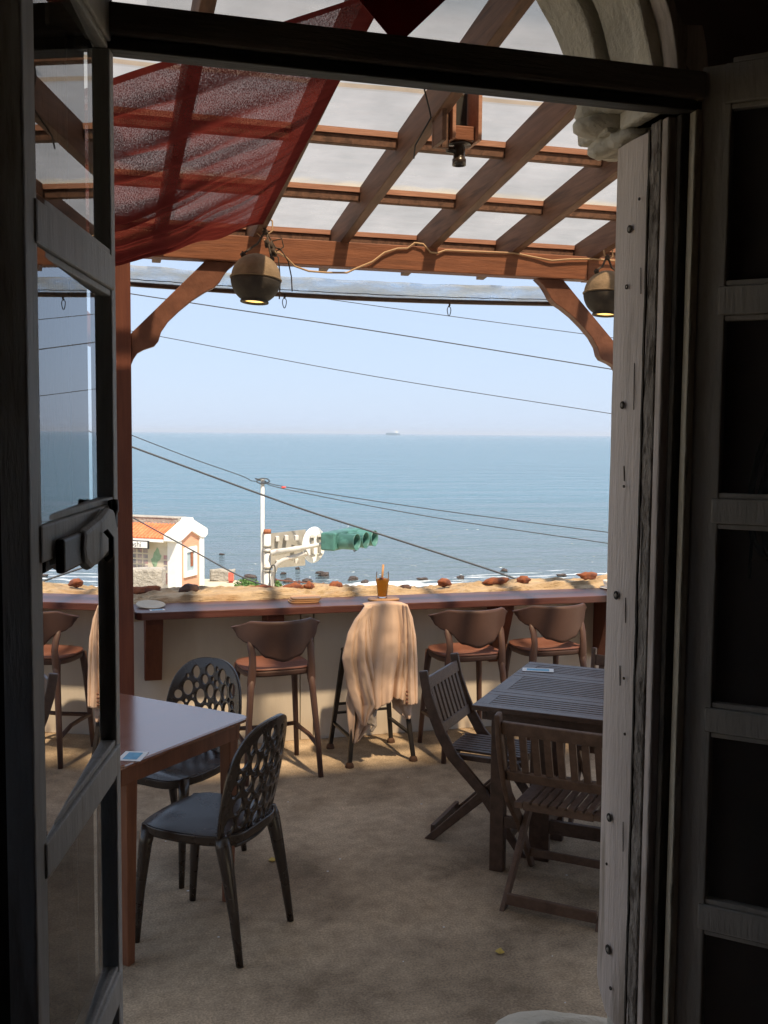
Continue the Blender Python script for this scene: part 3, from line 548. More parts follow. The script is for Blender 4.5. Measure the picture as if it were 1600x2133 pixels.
b = nb(); lathe(b, [(.045, .025), (.045, .034)], 20, (.12, .05, 0), True); tube(b, [(.07, .05, .01), (.12, .05, .005)], .012, 8); lathe(b, [(.022, .025), (.022, -.02), (.026, -.022), (.026, -.045), (.024, -.045), (.022, -.03)], 20, (.12, .05, 0)); obj('spotlight', b, 'blackpl', sp, smooth=True)
b = nb(); tube(b, [(.14, -.01, .31), (.128, -.01, .29), (.12, -.01, .27), (.125, -.01, .255), (.135, -.01, .262), (.138, -.01, .285)], .004, 7); obj('cup_hook', b, 'cable', sp, smooth=True)
# ------------------------------------------------------------------ parapet, counter
pw = thing('parapet_wall', 'low cream parapet wall with rough sand coloured coping along the terrace edge', 'low wall', (0, 6.17, 0))
b = nb(); bx(b, -4, 1.216, 0, .33, -.0, .86); bx(b, 1.222, 1.30, 0.004, .33, 0, .86); bx(b, 1.306, 7, 0, .33, 0, .86); obj('wall_face', b, 'walls', pw, bevel=.003)
b = nb()
def cop(u, v):
    x = -4+11*u; a = math.pi*v; y = .20-.22*math.cos(a)
    zt = .905+.012*math.sin(x*2.1)+.03*noise.noise(Vector((x*1.1, 0, 5)))
    z = .80+(zt-.80)*min(1, math.sin(a)*1.5)**.7
    q = Vector((x*2.2, y*5, z*6)); q2 = Vector((x*3.2+1.5*y, y*9, z*16)); d = .022*noise.noise(q*1.4)+.024*(1-2*abs(noise.noise(q2)))**3+.008*(1-2*abs(noise.noise(q2*2.3)))+.006*noise.noise(q*9)-.012
    return (x, y-d*.8, z+d)
gridm(b, cop, 900, 22); obj('coping', b, 'sand', pw, smooth=True)
stones = [(.30, .93, .11, .035, 0), (.57, .935, .062, .032, 1), (1.02, .925, .072, .022, 0), (1.22, .925, .055, .028, 0), (1.325, .925, .036, .03, 0), (1.495, .925, .042, .03, 0), (1.97, .905, .035, .013, 1), (2.235, .925, .045, .026, 0), (2.60, .925, .078, .028, 0), (2.80, .925, .045, .026, 0), (3.28, .94, .072, .026, 2), (3.75, .925, .05, .028, 0), (-.4, .92, .06, .03, 0), (4.4, .93, .06, .03, 0)]
side = {0: 'reddish', 1: 'dark brown', 2: 'brown flat'}
locs = ['beside the left pergola post', 'in front of the shelter', 'below the traffic pole', 'just right of the traffic pole', 'small, between two others in front of the sea', 'left of the iced tea glass', 'sunk in the coping right of the glass', 'above the right half of the row of stools', 'long, over the third bar stool', 'just right of the long stone', 'nearest the white cup', 'behind the right jamb', 'left of the post', 'far right behind the jamb']
for k, (x, z, rx, rz_, kd) in enumerate(stones):
    b = nb(); lump(b, (0, 0, 0), (rx, .045, rz_), k+1, .28, 3); tag(obj('coping_stone', b, 'darkstone' if kd == 1 else 'redstone', smooth=True, loc=(x, 6.41, z-.006)), side[kd]+' stone set in the coping, '+locs[k], 'stone', 'stones set along the parapet coping')
ct = thing('bar_counter', 'long dark reddish brown wooden bar counter along the parapet', 'counter', (.22, 6.17, 0))
b = nb(); pl = [(0.0, .0), (0, -.27), (.012, -.30), (.035, -.315), (5.5, -.315), (5.5, 0)]
prism(b, pl, lambda q, s: (q[0], q[1]-.002, .845+.043*s)); obj('counter_top', b, 'counter', ct, bevel=.004)
for x in (.06, .76, 2.22, 2.98, 4.3):
    b = nb(); prism(b, [(-.003, .44), (-.003, .842), (-.22, .842), (-.22, .80), (-.06, .44)], lambda q, s: (x+.10*s, q[0], q[1])); obj('bracket', b, 'post', ct, bevel=.004)
# things on the counter
b = nb(); lathe(b, [(.0001, .0), (.06, 0), (.082, .006), (.084, .009), (.075, .009), (.0001, .004)], 28); o = tag(obj('shell_dish', b, 'cream', smooth=True, loc=(.315, 6.05, .895)), 'shallow pale dish tilted at the left end of the counter', 'dish'); o.rotation_euler = (rad(8), 0, .3)
def card(loc, rz, label, w_=.075, d_=.05):
    t = thing('menu_card', label, 'card', loc, rz, 'menu cards')
    b = nb(); bx(b, -w_/2, w_/2, -d_/2, d_/2, 0, .0012); obj('card', b, 'paper', t)
    b = nb(); bx(b, -w_*.36, w_*.36, -d_*.3, d_*.3, .0016, .002); obj('print', b, 'bluep', t); return t
card((.345, 5.93, .8885), .1, 'small blue and white card at the left end of the counter', .085)
t = thing('wooden_coaster_stack', 'stack of two light wooden trays on the counter', 'tray', (1.21, 6.03, .889))
for k in range(3):
    b = nb(); prism(b, [(.09*math.copysign(abs(math.cos(a))**.45, math.cos(a)), .062*math.copysign(abs(math.sin(a))**.45, math.sin(a))) for a in [2*math.pi*i/32 for i in range(32)]], lambda q, s: (q[0]+.008*k, q[1]+.004*k, k*.010+.008*s)); obj('tray', b, 'lightwood', t, bevel=.002)
b = nb(); prism(b, [(.095*math.copysign(abs(math.cos(a))**.6, math.cos(a)), .06*math.copysign(abs(math.sin(a))**.6, math.sin(a))) for a in [2*math.pi*i/40 for i in range(40)]], lambda q, s: (q[0], q[1], .009*s))
tag(obj('wooden_coaster', b, 'lightwood', loc=(1.70, 6.0, .889), bevel=.002), 'rounded light wooden coaster under the glass of tea', 'coaster')
t = thing('tea_glass', 'glass of amber iced tea with a straw on a wooden coaster', 'glass', (1.695, 6.01, .8985))
gp = [(.026, 0), (.030, .004), (.029, .01), (.031, .04), (.036, .08), (.041, .11), (.040, .13), (.0375, .16)]
b = nb(); lathe(b, [(.0001, .001)]+gp, 32); obj('tumbler', b, 'tumbler', t, smooth=True)
b = nb(); lathe(b, [(.0001, .012), (.026, .012), (.028, .04), (.033, .08), (.038, .108), (.0375, .118), (.0001, .118)], 32); obj('tea', b, 'tea', t, smooth=True)
b = nb(); tube(b, [(-.006, 0, .07), (.004, 0, .205)], .0065, 10); obj('straw', b, 'lightwood', t, smooth=True)
b = nb(); lump(b, (-.012, -.02, .12), (.016, .01, .012), 3, .2, 2); obj('fruit', b, 'redstone', t, smooth=True)
t = thing('white_cup', 'small white cup on a saucer at the right end of the counter', 'cup', (3.285, 6.12, .889))
b = nb(); lathe(b, [(.0001, .004), (.018, .004), (.02, .01), (.034, .03), (.040, .055), (.038, .055), (.032, .032), (.0001, .014)], 28); obj('cup', b, 'china', t, smooth=True)
b = nb(); lathe(b, [(.0001, .0), (.03, 0), (.06, .006), (.06, .008), (.0001, .003)], 28); obj('saucer', b, 'china', t, smooth=True)
b = nb(); tube(b, [(.036, 0, .045), (.055, 0, .045), (.058, 0, .03), (.035, 0, .022)], .004, 7); obj('handle', b, 'china', t, smooth=True)
# ------------------------------------------------------------------ brown plastic bar stools
def make_stool(label, loc, rz):
    t = thing('bar_stool', label, 'bar stool', loc, rz, 'brown plastic bar stools at the counter')
    # seat: rounded, slightly dished
    b = nb()
    def seat(u, v, top=True):
        a = 2*math.pi*u; ca, sa = math.cos(a), math.sin(a); n_ = 2/3.2
        wx = .195 if sa < 0 else .195+.012*abs(sa); x = wx*math.copysign(abs(ca)**n_, ca)*v; y = .195*math.copysign(abs(sa)**n_, sa)*v
        return Vector((x, y, .608-.014*(1-v*v)+(.012*max(0, -y/.195)**2)))
    gridm(b, lambda u, v: seat(u, max(v, .001)), 48, 10); s_ = obj('seat', b, 'seatpl', t, smooth=True, solid=.012)
    b = nb()
    def rim(u, v):
        q = seat(u, .97); return Vector((q.x*(1-.03*v), q.y*(1-.03*v), q.z-.008-.03*v))
    gridm(b, rim, 48, 3); obj('seat_rim', b, 'brownpl', t, smooth=True, solid=.014)
    for sx in (-1, 1):
        b = nb(); tube(b, [(sx*.165, -.155, .60), (sx*.175, -.17, .5), (sx*.195, -.195, .25), (sx*.212, -.215, 0)], [.023, .019, .017, .015], 12); obj('leg', b, 'brownpl', t, smooth=True)
        b = nb(); tube(b, [(sx*.165, .155, .59), (sx*.175, .17, .45), (sx*.19, .19, .2), (sx*.20, .205, 0)], [.022, .018, .016, .014], 12); obj('leg', b, 'brownpl', t, smooth=True)
        b = nb(); tube(b, [(sx*.1745, -.169, .50), (sx*.170, -.166, .55), (sx*.167, -.172, .61), (sx*.165, -.176, .66), (sx*.166, -.165, .71), (sx*.168, -.146, .75), (sx*.170, -.132, .79)], [.010, .015, .0145, .0125, .0125, .013, .006], 14, flat=1.6); obj('back_upright', b, 'brownpl', t, smooth=True)
    # wrap-round backrest band
    b = nb()
    def band(u, v):
        s = 2*u-1; a = s*1.18
        x = .232*math.sin(a)/math.sin(1.18)*1.02; y = -.215+.27*(1-math.cos(a))
        top = .885-.0*abs(s)-.045*max(0, abs(s)-.62)/.38; fl = max(0, (abs(s)-.86)/.14)
        low = .672+.016*0
        bot = smooth_interp([(0, .662), (.30, .685), (.58, .75), (.72, .765), (.86, .785), (.95, .815), (1, .838)], abs(s))
        z = bot+(top-bot)*v; x += math.copysign(.018*fl*v, s); y -= .012*(v-.5)*(1-abs(s)); y -= .012*v*(1-.4*abs(s))
        return (x, y, z)
    gridm(b, band, 56, 12); obj('backrest', b, 'brownpl', t, smooth=True, solid=.012)
    b = nb(); tube(b, [(-.19, .19, .20), (0, .165, .20), (.19, .19, .20)], .013, 8)
    for sx in (-1, 1): tube(b, [(sx*.19, .19, .20), (sx*.185, .10, .20), (sx*.192, -.05, .2), (sx*.202, -.20, .17)], .013, 8)
    obj('footrest', b, 'brownpl', t, smooth=True)
    return t
s1 = make_stool('brown plastic bar stool on the left, between the perforated chairs and the jacket', (.965, 5.66, 0), rad(6))
dup(s1, (2.135, 5.75, 0), rad(3), 'brown plastic bar stool just right of the draped jacket')
dup(s1, (2.675, 5.78, 0), rad(4), 'brown plastic bar stool furthest right beside the door jamb')
# ------------------------------------------------------------------ metal stool with jacket
t = thing('metal_stool', 'black metal bar stool hidden under the beige jacket', 'bar stool', (1.572, 5.79, 0), rad(4))
for sx, sy in ((-1, -1), (1, -1), (-1, 1), (1, 1)):
    b = nb(); fx, fy = sx*.195, sy*.19; bar(b, (sx*.13, sy*.13, .60), (fx, fy, .02), .032, .026, .75); lg = obj('leg', b, 'metal', t, bevel=.003)
    b = nb(); lathe(b, [(.014, .03), (.022, .02), (.026, .004), (.024, 0)], 14, (fx, fy, 0), True); obj('foot', b, 'rubber', lg, smooth=True)
b = nb(); bx(b, -.15, .15, -.15, .15, .60, .625); obj('seat', b, 'metal', t, bevel=.015)
for z, k in ((.20, .178), (.255, .172)):
    b = nb(); bar(b, (-k, k*.97, z+.02), (k, k*.97, z+.02), .02, .012); obj('stretcher', b, 'metal', t)
for k in (-.178, .178):
    b = nb(); bar(b, (k, -.17, .16), (k, .172, .16), .02, .012); obj('stretcher', b, 'metal', t)
b = nb(); tube(b, [(-.12, -.15, .60), (-.122, -.17, .80), (-.115, -.18, .905), (-.10, -.18, .918), (.10, -.18, .918), (.115, -.18, .905), (.122, -.17, .80), (.12, -.15, .6)], .012, 8); obj('back_frame', b, 'metal', t, smooth=True)
K = .00262
def jx(px): return (px-800)*K
def jz(py): return .938-(py-1258)*K
jk = thing('jacket', 'beige blazer draped over the back of the metal bar stool', 'jacket', (1.592, 5.60, 0), rad(-2))
def patch(name, le, ri, y0, bulge, folds, nu=26, nv=60, m='jacket', parent=None, hem=None, amp=.006, seed=0, tilt=None):
    v0, v1 = le[0][0], le[-1][0]
    def fn(u, v):
        py = v0+(v1-v0)*v; xl, xr = interp(le, py), interp(ri, py); x = xl+(xr-xl)*u
        yy = y0 if not callable(y0) else y0(py)
        dz = hem(u)*v**6 if hem else 0
        y = yy-bulge*math.sin(math.pi*u)**.7
        k = min(1, v*2.2+.12)
        for (uc, wd, am) in folds: y += am*k*math.exp(-((u-uc+.05*math.sin(v*4+uc*9))/wd)**2)
        y += amp*noise.noise(Vector((u*4, v*7, seed)))+amp*.4*noise.noise(Vector((u*9, v*16, seed+4)))
        return (jx(x), y, jz(py+dz))
    b = nb(); gridm(b, fn, nu, nv); return obj(name, b, m, parent or jk, smooth=True, solid=.004)
# back of the coat, over the chair top
b = nb()
def coat(u, v):
    # v<.12 wraps over the top of the stool back
    xl = interp([(0, 756), (.12, 754), (.35, 742), (.6, 735), (1, 748)], v); xr = interp([(0, 844), (.12, 848), (.35, 858), (.6, 862), (1, 845)], v)
    x = xl+(xr-xl)*u
    if v < .12:
        a = v/.12*math.pi/2; y = .03*math.cos(a)-.012; z = 1258-9*(math.sin(a)-1)*-1*0-0; py = 1264-6*math.sin(a*1.0)
        y = .06-.085*(v/.12); py = 1258+6*(1-math.sin(a+.0))*0+ (2 if u in (0, 1) else 0)
        py = 1258+4*(2*u-1)**2
    else:
        k = (v-.12)/.88; py = 1258+4*(2*u-1)**2+k*(217+10*math.sin(u*6)); y = -.025-.01*k
    kk = max(0, (v-.1)/.9)
    y -= kk*.035*math.sin(math.pi*u)
    for uc, wd, am in ((.13, .035, .045), (.20, .02, -.018), (.33, .05, -.022), (.45, .018, .008), (.62, .06, -.02), (.75, .03, .04), (.82, .018, -.02), (.93, .04, -.022)): y += am*kk*math.exp(-((u-uc-.03*math.sin(v*5))/wd)**2)
    y += .006*noise.noise(Vector((u*5, v*8, 1)))+kk*.002*(1-2*abs(noise.noise(Vector((u*7+v*3, v*5, 9)))))
    return (jx(x), y, jz(py))
gridm(b, coat, 60, 80); obj('coat_back', b, 'jacket', jk, smooth=True, solid=.004)
patch('front_panel', [(1260, 770), (1330, 752), (1400, 728), (1470, 716), (1520, 720), (1563, 728)], [(1260, 790), (1330, 795), (1400, 790), (1470, 786), (1515, 782), (1563, 742)], .0, .02, [(.2, .04, -.015), (.3, .06, .035), (.5, .03, -.015), (.7, .05, .025)], seed=3, amp=.007)
patch('sleeve', [(1261, 754), (1290, 731), (1320, 716), (1345, 710), (1372, 704), (1400, 709), (1440, 716), (1480, 730), (1521, 748)], [(1261, 768), (1290, 764), (1345, 772), (1400, 782), (1440, 792), (1474, 800), (1500, 772), (1521, 756)], -.035, .035, [(.25, .035, .02), (.35, .06, .02), (.5, .03, -.012), (.62, .05, -.02), (.74, .025, .018), (.9, .05, .025)], seed=6, amp=.007)
patch('lining_flap', [(1488, 776), (1500, 764), (1516, 752), (1524, 772), (1536, 766)], [(1488, 781), (1500, 780), (1512, 780), (1524, 781), (1536, 772)], -.045, .01, [], 12, 16, 'jacketin', seed=8)
slv = patch('sleeve', [(1261, 838), (1300, 838), (1350, 836), (1400, 834), (1440, 834), (1482, 836)], [(1261, 848), (1290, 860), (1330, 868), (1380, 872), (1440, 874), (1478, 874)], -.03, .032, [(.16, .03, -.012), (.3, .06, .018), (.55, .04, -.01), (.75, .05, .012)], seed=9, amp=.005)
patch('front_panel', [(1400, 800), (1440, 818), (1470, 818), (1490, 820), (1505, 836), (1517, 850)], [(1400, 860), (1440, 866), (1470, 866), (1490, 864), (1505, 862), (1517, 861)], -.005, .012, [(.4, .15, .015)], m='jacket', seed=12)
b = nb()
for k in range(4): lathe(b, [(.0001, .004), (.007, .003), (.008, 0)], 12)
b.verts.ensure_lookup_table()
for k in range(4): bmesh.ops.transform(b, matrix=Matrix.Translation((jx(846), -.068, jz(1450+k*8)))@Matrix.Rotation(rad(90), 4, 'X'), verts=b.verts[k*36:(k+1)*36])
obj('cuff_buttons', b, 'brace', slv, smooth=True)
# ------------------------------------------------------------------ left table
def rrect(w_, d_, r, n=8):
    p = []
    for cx, cy, a0 in ((w_/2-r, d_/2-r, 0), (-w_/2+r, d_/2-r, 90), (-w_/2+r, -d_/2+r, 180), (w_/2-r, -d_/2+r, 270)):
        for k in range(n+1): a = rad(a0+90*k/n); p.append((cx+r*math.cos(a), cy+r*math.sin(a)))
    return p
F_, N_ = Vector((.607, 4.075)), Vector((.068, 3.535)); e1 = (N_-F_).normalized(); e2 = Vector((e1.y, -e1.x)); e2 = e2 if e2.x < 0 else -e2
WT, DT = (N_-F_).length, .95; cen = (F_+N_)/2+e2*DT/2
t = thing('dining_table', 'reddish brown wooden table with rounded corners at the left of the terrace', 'table', (cen.x, cen.y, 0), math.atan2(e1.y, e1.x))
# local x along e1, local y : rotate e1 by +90
ysgn = 1 if Vector((-e1.y, e1.x)).dot(e2) > 0 else -1
b = nb(); prism(b, rrect(WT, DT, .05), lambda q, s: (q[0], q[1], .742+.018*s)); obj('tabletop', b, 'tabletop', t, bevel=.005)
b = nb()
for sx in (-1, 1): bx(b, sx*(WT/2-.045)-.011, sx*(WT/2-.045)+.011, -DT/2+.035, DT/2-.035, .672, .7415)
for sy in (-1, 1): bx(b, -WT/2+.057, WT/2-.057, sy*(DT/2-.045)-.011, sy*(DT/2-.045)+.011, .672, .741)
obj('apron', b, 'tableleg', t, bevel=.003)
for sx in (-1, 1):
    for sy in (-1, 1):
        b = nb(); ix = .115 if sx > 0 else .065; bar(b, (sx*(WT/2-ix), sy*(DT/2-.065), .741), (sx*(WT/2-ix-.004), sy*(DT/2-.07), 0), .056, .056, .62, side=(1, 0, 0)); obj('leg', b, 'tableleg', t, bevel=.004)
card((.125, 3.655, .7605), rad(70), 'blue and white card on the reddish table', .105, .085)
# ------------------------------------------------------------------ perforated chairs
def perforated(bm):
    W_, Z0, Z1 = .208, .405, .862; cz = .60
    nx, nz = 110, 130
    def outl(x, z):    # implicit: <1 inside
        if z > cz: return (abs(x)/W_)**2.6+((z-cz)/(Z1-cz))**2.6
        wz = W_*(1-.10*((cz-z)/(cz-Z0))**2); return max((abs(x)/wz), 0)**2.6 if z > Z0+.02 else (abs(x)/wz)**4+((Z0+.02-z)/.02)**4
    rr = random.Random(11); E = []
    def ok(x, z, a, c):
        if outl(x*1.0/(1-.20), cz+(z-cz)/(1-.17 if z > cz else 1-.0)) > .98 or z < .462+c*.7: return False
        for (x2, z2, a2, c2, t2) in E:
            d = math.hypot(x-x2, z-z2); ang = math.atan2(z-z2, x-x2)
            def rad_(aa, cc, tt): return 1/math.sqrt((math.cos(ang-tt)/aa)**2+(math.sin(ang-tt)/cc)**2)
            if d < rad_(a, c, 0)+rad_(a2, c2, 0)+.0065: return False
        return True
    for size, tries in ((1., 900), (.8, 1500), (.62, 3000), (.45, 4000), (.33, 3000)):
        for _ in range(tries):
            a = .0225*size*rr.uniform(.8, 1.05); c = .031*size*rr.uniform(.75, 1.1); x = rr.uniform(-.17, .17); z = rr.uniform(.45, .83)
            if ok(x, z, a, c): E.append((x, z, a, c, 0))
    vs = {}
    def V(i, j):
        if (i, j) not in vs: vs[(i, j)] = [-W_*1.01+2.02*W_*i/nx, Z0-.001+(Z1-Z0+.004)*j/nz]
        return (i, j)
    keep = []
    def ine(x, z):
        for k, (ex, ez, a, c, _) in enumerate(E):
            if ((x-ex)/a)**2+((z-ez)/c)**2 < 1: return k
        return -1
    cells = {}
    for j in range(nz):
        for i in range(nx):
            q = [V(i, j), V(i+1, j), V(i+1, j+1), V(i, j+1)]; x = sum(vs[k][0] for k in q)/4; z = sum(vs[k][1] for k in q)/4
            cells[(i, j)] = (ine(x, z) < 0 and outl(x, z) < 1)
            if cells[(i, j)]: keep.append(q)
    snap = {}
    for (i, j), (x, z) in vs.items():
        nb_ = [cells.get((i-a, j-c), False) for a in (0, 1) for c in (0, 1)]
        if all(nb_) or not any(nb_): continue
        best = None
        for (ex, ez, a, c, _) in E:
            f = math.sqrt(((x-ex)/a)**2+((z-ez)/c)**2)
            if abs(f-1)*min(a, c) < .006 and (best is None or abs(f-1) < best[0]): best = (abs(f-1), ex+(x-ex)/f, ez+(z-ez)/f)
        if best: snap[(i, j)] = (best[1], best[2])
        elif z > Z0+.02:
            if z > cz: g = outl(x, z)**(1/2.6); snap[(i, j)] = (x/g, cz+(z-cz)/g)
            else: snap[(i, j)] = (math.copysign(W_*(1-.10*((cz-z)/(cz-Z0))**2), x), z)
    out = {}
    def bv(k):
        if k not in out:
            x, z = snap.get(k, vs[k]); tt = (z-.42)/.44
            rimk = max(0, outl(x, z)-.62)/.38
            y = -.185-.075*tt-.012*math.sin(tt*3)+1.35*x*x-.006*rimk
            out[k] = bm.verts.new((x, y, z))
        return out[k]
    for q in keep: bm.faces.new([bv(k) for k in q])
def make_pchair(label, loc, rz):
    t = thing('perforated_chair', label, 'chair', loc, rz, 'black perforated plastic chairs at the left table')
    b = nb(); perforated(b); obj('backrest', b, 'blackpl', t, smooth=True, solid=.014)
    b = nb()
    def seat(u, v):
        a = 2*math.pi*u; ca, sa = math.cos(a), math.sin(a); n_ = 2/3.6; v = max(v, .001)
        wx = .205-.0*sa; x = wx*math.copysign(abs(ca)**n_, ca)*v; y = .005+.215*math.copysign(abs(sa)**n_, sa)*v
        x *= 1-.07*max(0, -y)/.2
        return (x, y, .462-.016*(1-v**2.2)-.02*max(0, (y-.14)/.08)**2*v+.004*math.cos(x*14)*v)
    gridm(b, seat, 56, 14); obj('seat', b, 'blackpl', t, smooth=True)
    b = nb()
    def sk(u, v):
        x, y, z = seat(u, 1.0); k = 1-.015*v; return (x*k, y*k, z-.001-.036*v+.003*math.sin(v*3))
    gridm(b, sk, 56, 4); obj('seat_skirt', b, 'blackpl', t, smooth=True, solid=.008)
    for sx in (-1, 1):
        b = nb(); tube(b, [(sx*.168, .165, .448), (sx*.174, .178, .38), (sx*.182, .198, .2), (sx*.188, .212, 0)], [.030, .027, .020, .014], 12, flat=.75); obj('leg', b, 'blackpl', t, smooth=True)
        b = nb(); tube(b, [(sx*.176, -.150, .455), (sx*.178, -.160, .42), (sx*.181, -.178, .34), (sx*.187, -.208, .18), (sx*.192, -.235, 0)], [.026, .031, .027, .020, .014], 12, flat=.8); obj('leg', b, 'blackpl', t, smooth=True)
    b = nb(); bx(b, .085, .115, -.186, -.1845, .425, .46); obj('sticker', b, 'paper', t)
    return t
pc = make_pchair('black perforated chair nearest the doorway, back to the camera', (.42, 3.84, 0), rad(51.5))
dup(pc, (.345, 4.53, 0), rad(137), 'black perforated chair on the far side of the reddish table')
# ------------------------------------------------------------------ slatted table
A = Vector((1.53, 4.02)); d1 = Vector((.63, .776)).normalized(); d2 = Vector((d1.y, -d1.x)); TL, TW = .92, .82
t = thing('slatted_table', 'dark slatted wooden drop leaf table at the right of the terrace', 'table', (A.x, A.y, 0), math.atan2(d2.y, d2.x))
# local x = d2 (across), local y = d1 (away)
HT = .76
def tp(y0, y1, ns):
    bb = nb(); bx(bb, 0, TW, y0, y0+.05, HT-.022, HT); bx(bb, 0, TW, y1-.05, y1, HT-.022, HT); bx(bb, 0, .06, y0+.0505, y1-.0505, HT-.022, HT-.0005); bx(bb, TW-.06, TW, y0+.0505, y1-.0505, HT-.022, HT-.0005)
    n = ns; g = (y1-y0-.10)/n
    for k in range(n): bx(bb, .0602, TW-.0602, y0+.05+g*k+.004, y0+.05+g*(k+1)-.004, HT-.020, HT-.001)
    return bb
obj('leaf', tp(0, .265, 5), 'slat', t, bevel=.002); obj('centre_top', tp(.269, .651, 9), 'slat', t, bevel=.002); obj('leaf', tp(.655, TL, 5), 'slat', t, bevel=.002)
b = nb(); bx(b, .05, TW-.05, .05, .07, HT-.07, HT-.0225); bx(b, .05, TW-.05, TL-.07, TL-.05, HT-.07, HT-.0225); bx(b, .03, .05, .05, TL-.05, HT-.07, HT-.0225); bx(b, TW-.05, TW-.03, .05, TL-.05, HT-.07, HT-.0225); obj('apron', b, 'slat', t, bevel=.002)
for x, y, wd in ((.08, .15, .062), (TW-.10, .15, .06), (.08, TL-.12, .06), (TW-.1, TL-.12, .06)):
    b = nb(); bx(b, x-wd/2, x+wd/2, y-.025, y+.025, 0, HT-.023); obj('leg', b, 'slat', t, bevel=.003)
for x in (.22, TW-.24):
    b = nb(); bx(b, x-.045, x+.045, .31, .345, 0, HT-.023); bx(b, x-.045, x+.045, .57, .605, 0, HT-.023); bx(b, x-.03, x+.03, .3452, .5698, .12, .19); obj('gate_leg', b, 'slat', t, bevel=.003)
b = nb(); bx(b, .2655, TW-.2855, .315, .34, .13, .19); obj('stretcher', b, 'slat', t, bevel=.002); b = nb(); bx(b, .1105, .1748, .13, .152, .20, .25); obj('stretcher', b, 'slat', t, bevel=.003)
card((2.07, 4.545, .7615), rad(-25), 'pale blue card on the slatted table', .15, .07)
# ------------------------------------------------------------------ folding chairs
def make_fchair(label, loc, rz, m, wdt=.45, back=8):
    t = thing('folding_chair', label, 'chair', loc, rz, 'slatted wooden folding chairs round the slatted table'); h = wdt/2
    prof = [(-.255, .805), (-.235, .70), (-.20, .60), (-.165, .52), (-.105, .42), (.035, .28), (.235, .0)]
    for sx in (-1, 1):
        b = nb(); n = len(prof); wd = [.042, .046, .05, .052, .054, .05, .04]; ring_ = []
        for k in range(n):
            a = Vector(prof[max(0, k-1)]); c = Vector(prof[min(n-1, k+1)]); dd = (c-a).normalized(); nn = Vector((-dd.y, dd.x)); q = Vector(prof[k])
            if k == n-1: nn = Vector((1, 0))
            p1, p2 = q+nn*wd[k]/2, q-nn*wd[k]/2
            x0, x1 = sx*(h-.022), sx*h
            ring_.append([b.verts.new((x0, p1.x, max(0, p1.y))), b.verts.new((x1, p1.x, max(0, p1.y))), b.verts.new((x1, p2.x, max(0, p2.y))), b.verts.new((x0, p2.x, max(0, p2.y)))])
        for a, c in zip(ring_, ring_[1:]):
            for i in range(4): b.faces.new((a[i], a[(i+1) % 4], c[(i+1) % 4], c[i]))
        b.faces.new(ring_[0][::-1]); b.faces.new(ring_[-1]); obj('back_post', b, m, t, bevel=.006)
        b = nb(); x0, x1 = sx*(h-.048), sx*(h-.026)
        prism(b, [(-.25, 0), (-.20, 0), (.215, .385), (.20, .42), (.17, .415)], lambda q, s: (x0 if s == 0 else x1, q[0], q[1])); obj('leg', b, m, t, bevel=.004)
    b = nb(); bar(b, (-h+.022, -.237, .745), (h-.022, -.237, .745), .018, .055, side=(0, 1, .25)); obj('top_rail', b, m, t, bevel=.004)
    b = nb(); bar(b, (-h+.022, -.172, .535), (h-.022, -.172, .535), .018, .045, side=(0, 1, .35)); obj('lower_rail', b, m, t, bevel=.004)
    n = back; sp_ = (wdt-.06)/n
    for k in range(n):
        x = -h+.03+sp_*(k+.5); b = nb()
        pts = [(x, -.232, .72), (x, -.213, .66), (x, -.193, .60), (x, -.178, .557)]
        for p_, q_ in zip(pts, pts[1:]): bar(b, p_, q_, sp_*.56, .011, side=(1, 0, 0))
        obj('back_slat', b, m, t)
    b = nb(); bx(b, -h+.05, -h+.085, -.15, .21, .395, .42); bx(b, h-.085, h-.05, -.15, .21, .395, .42); bx(b, -h+.0855, h-.0855, .185, .21, .39, .42); bx(b, -h+.0855, h-.0855, -.15, -.125, .39, .42)
    obj('seat_frame', b, m, t, bevel=.003)
    ns = 8; g = (wdt-.17)/ns
    for k in range(ns):
        b = nb(); x = -h+.085+g*(k+.5); bx(b, x-g*.36, x+g*.36, -.16, .215, .4205, .432); obj('seat_slat', b, m, t, bevel=.002)
    b = nb(); bx(b, -h+.048, h-.048, -.245, -.225, .02, .065, Matrix.Translation((0, .02, 0))); obj('rear_rail', b, m, t, bevel=.003)
    b = nb(); bx(b, -h+.022, h-.022, .165, .18, .07, .105); obj('front_rail', b, m, t, bevel=.003)
    return t
def cc(o, d, side, w_=.45, dep=.456): d = Vector(d).normalized(); s = Vector((-d.y, d.x))*side; return Vector(o)+d*dep/2+s*w_/2, math.atan2(d.y, d.x)-math.pi/2
c, a = cc((1.48, 4.46), (.775, -.63), 1); make_fchair('dark folding chair left of the slatted table, facing it side on', (c.x, c.y, 0), a, 'slat')
c, a = cc((1.54, 3.75), (.66, .75), -1, .46, .446); fb = make_fchair('brown folding chair in front of the slatted table, back to the camera', (c.x, c.y, 0), a, 'slatb', .46)
dup(fb, (2.50, 4.44, 0), math.atan2(-d1.y, -d1.x)-math.pi/2, 'brown folding chair at the far end of the slatted table')
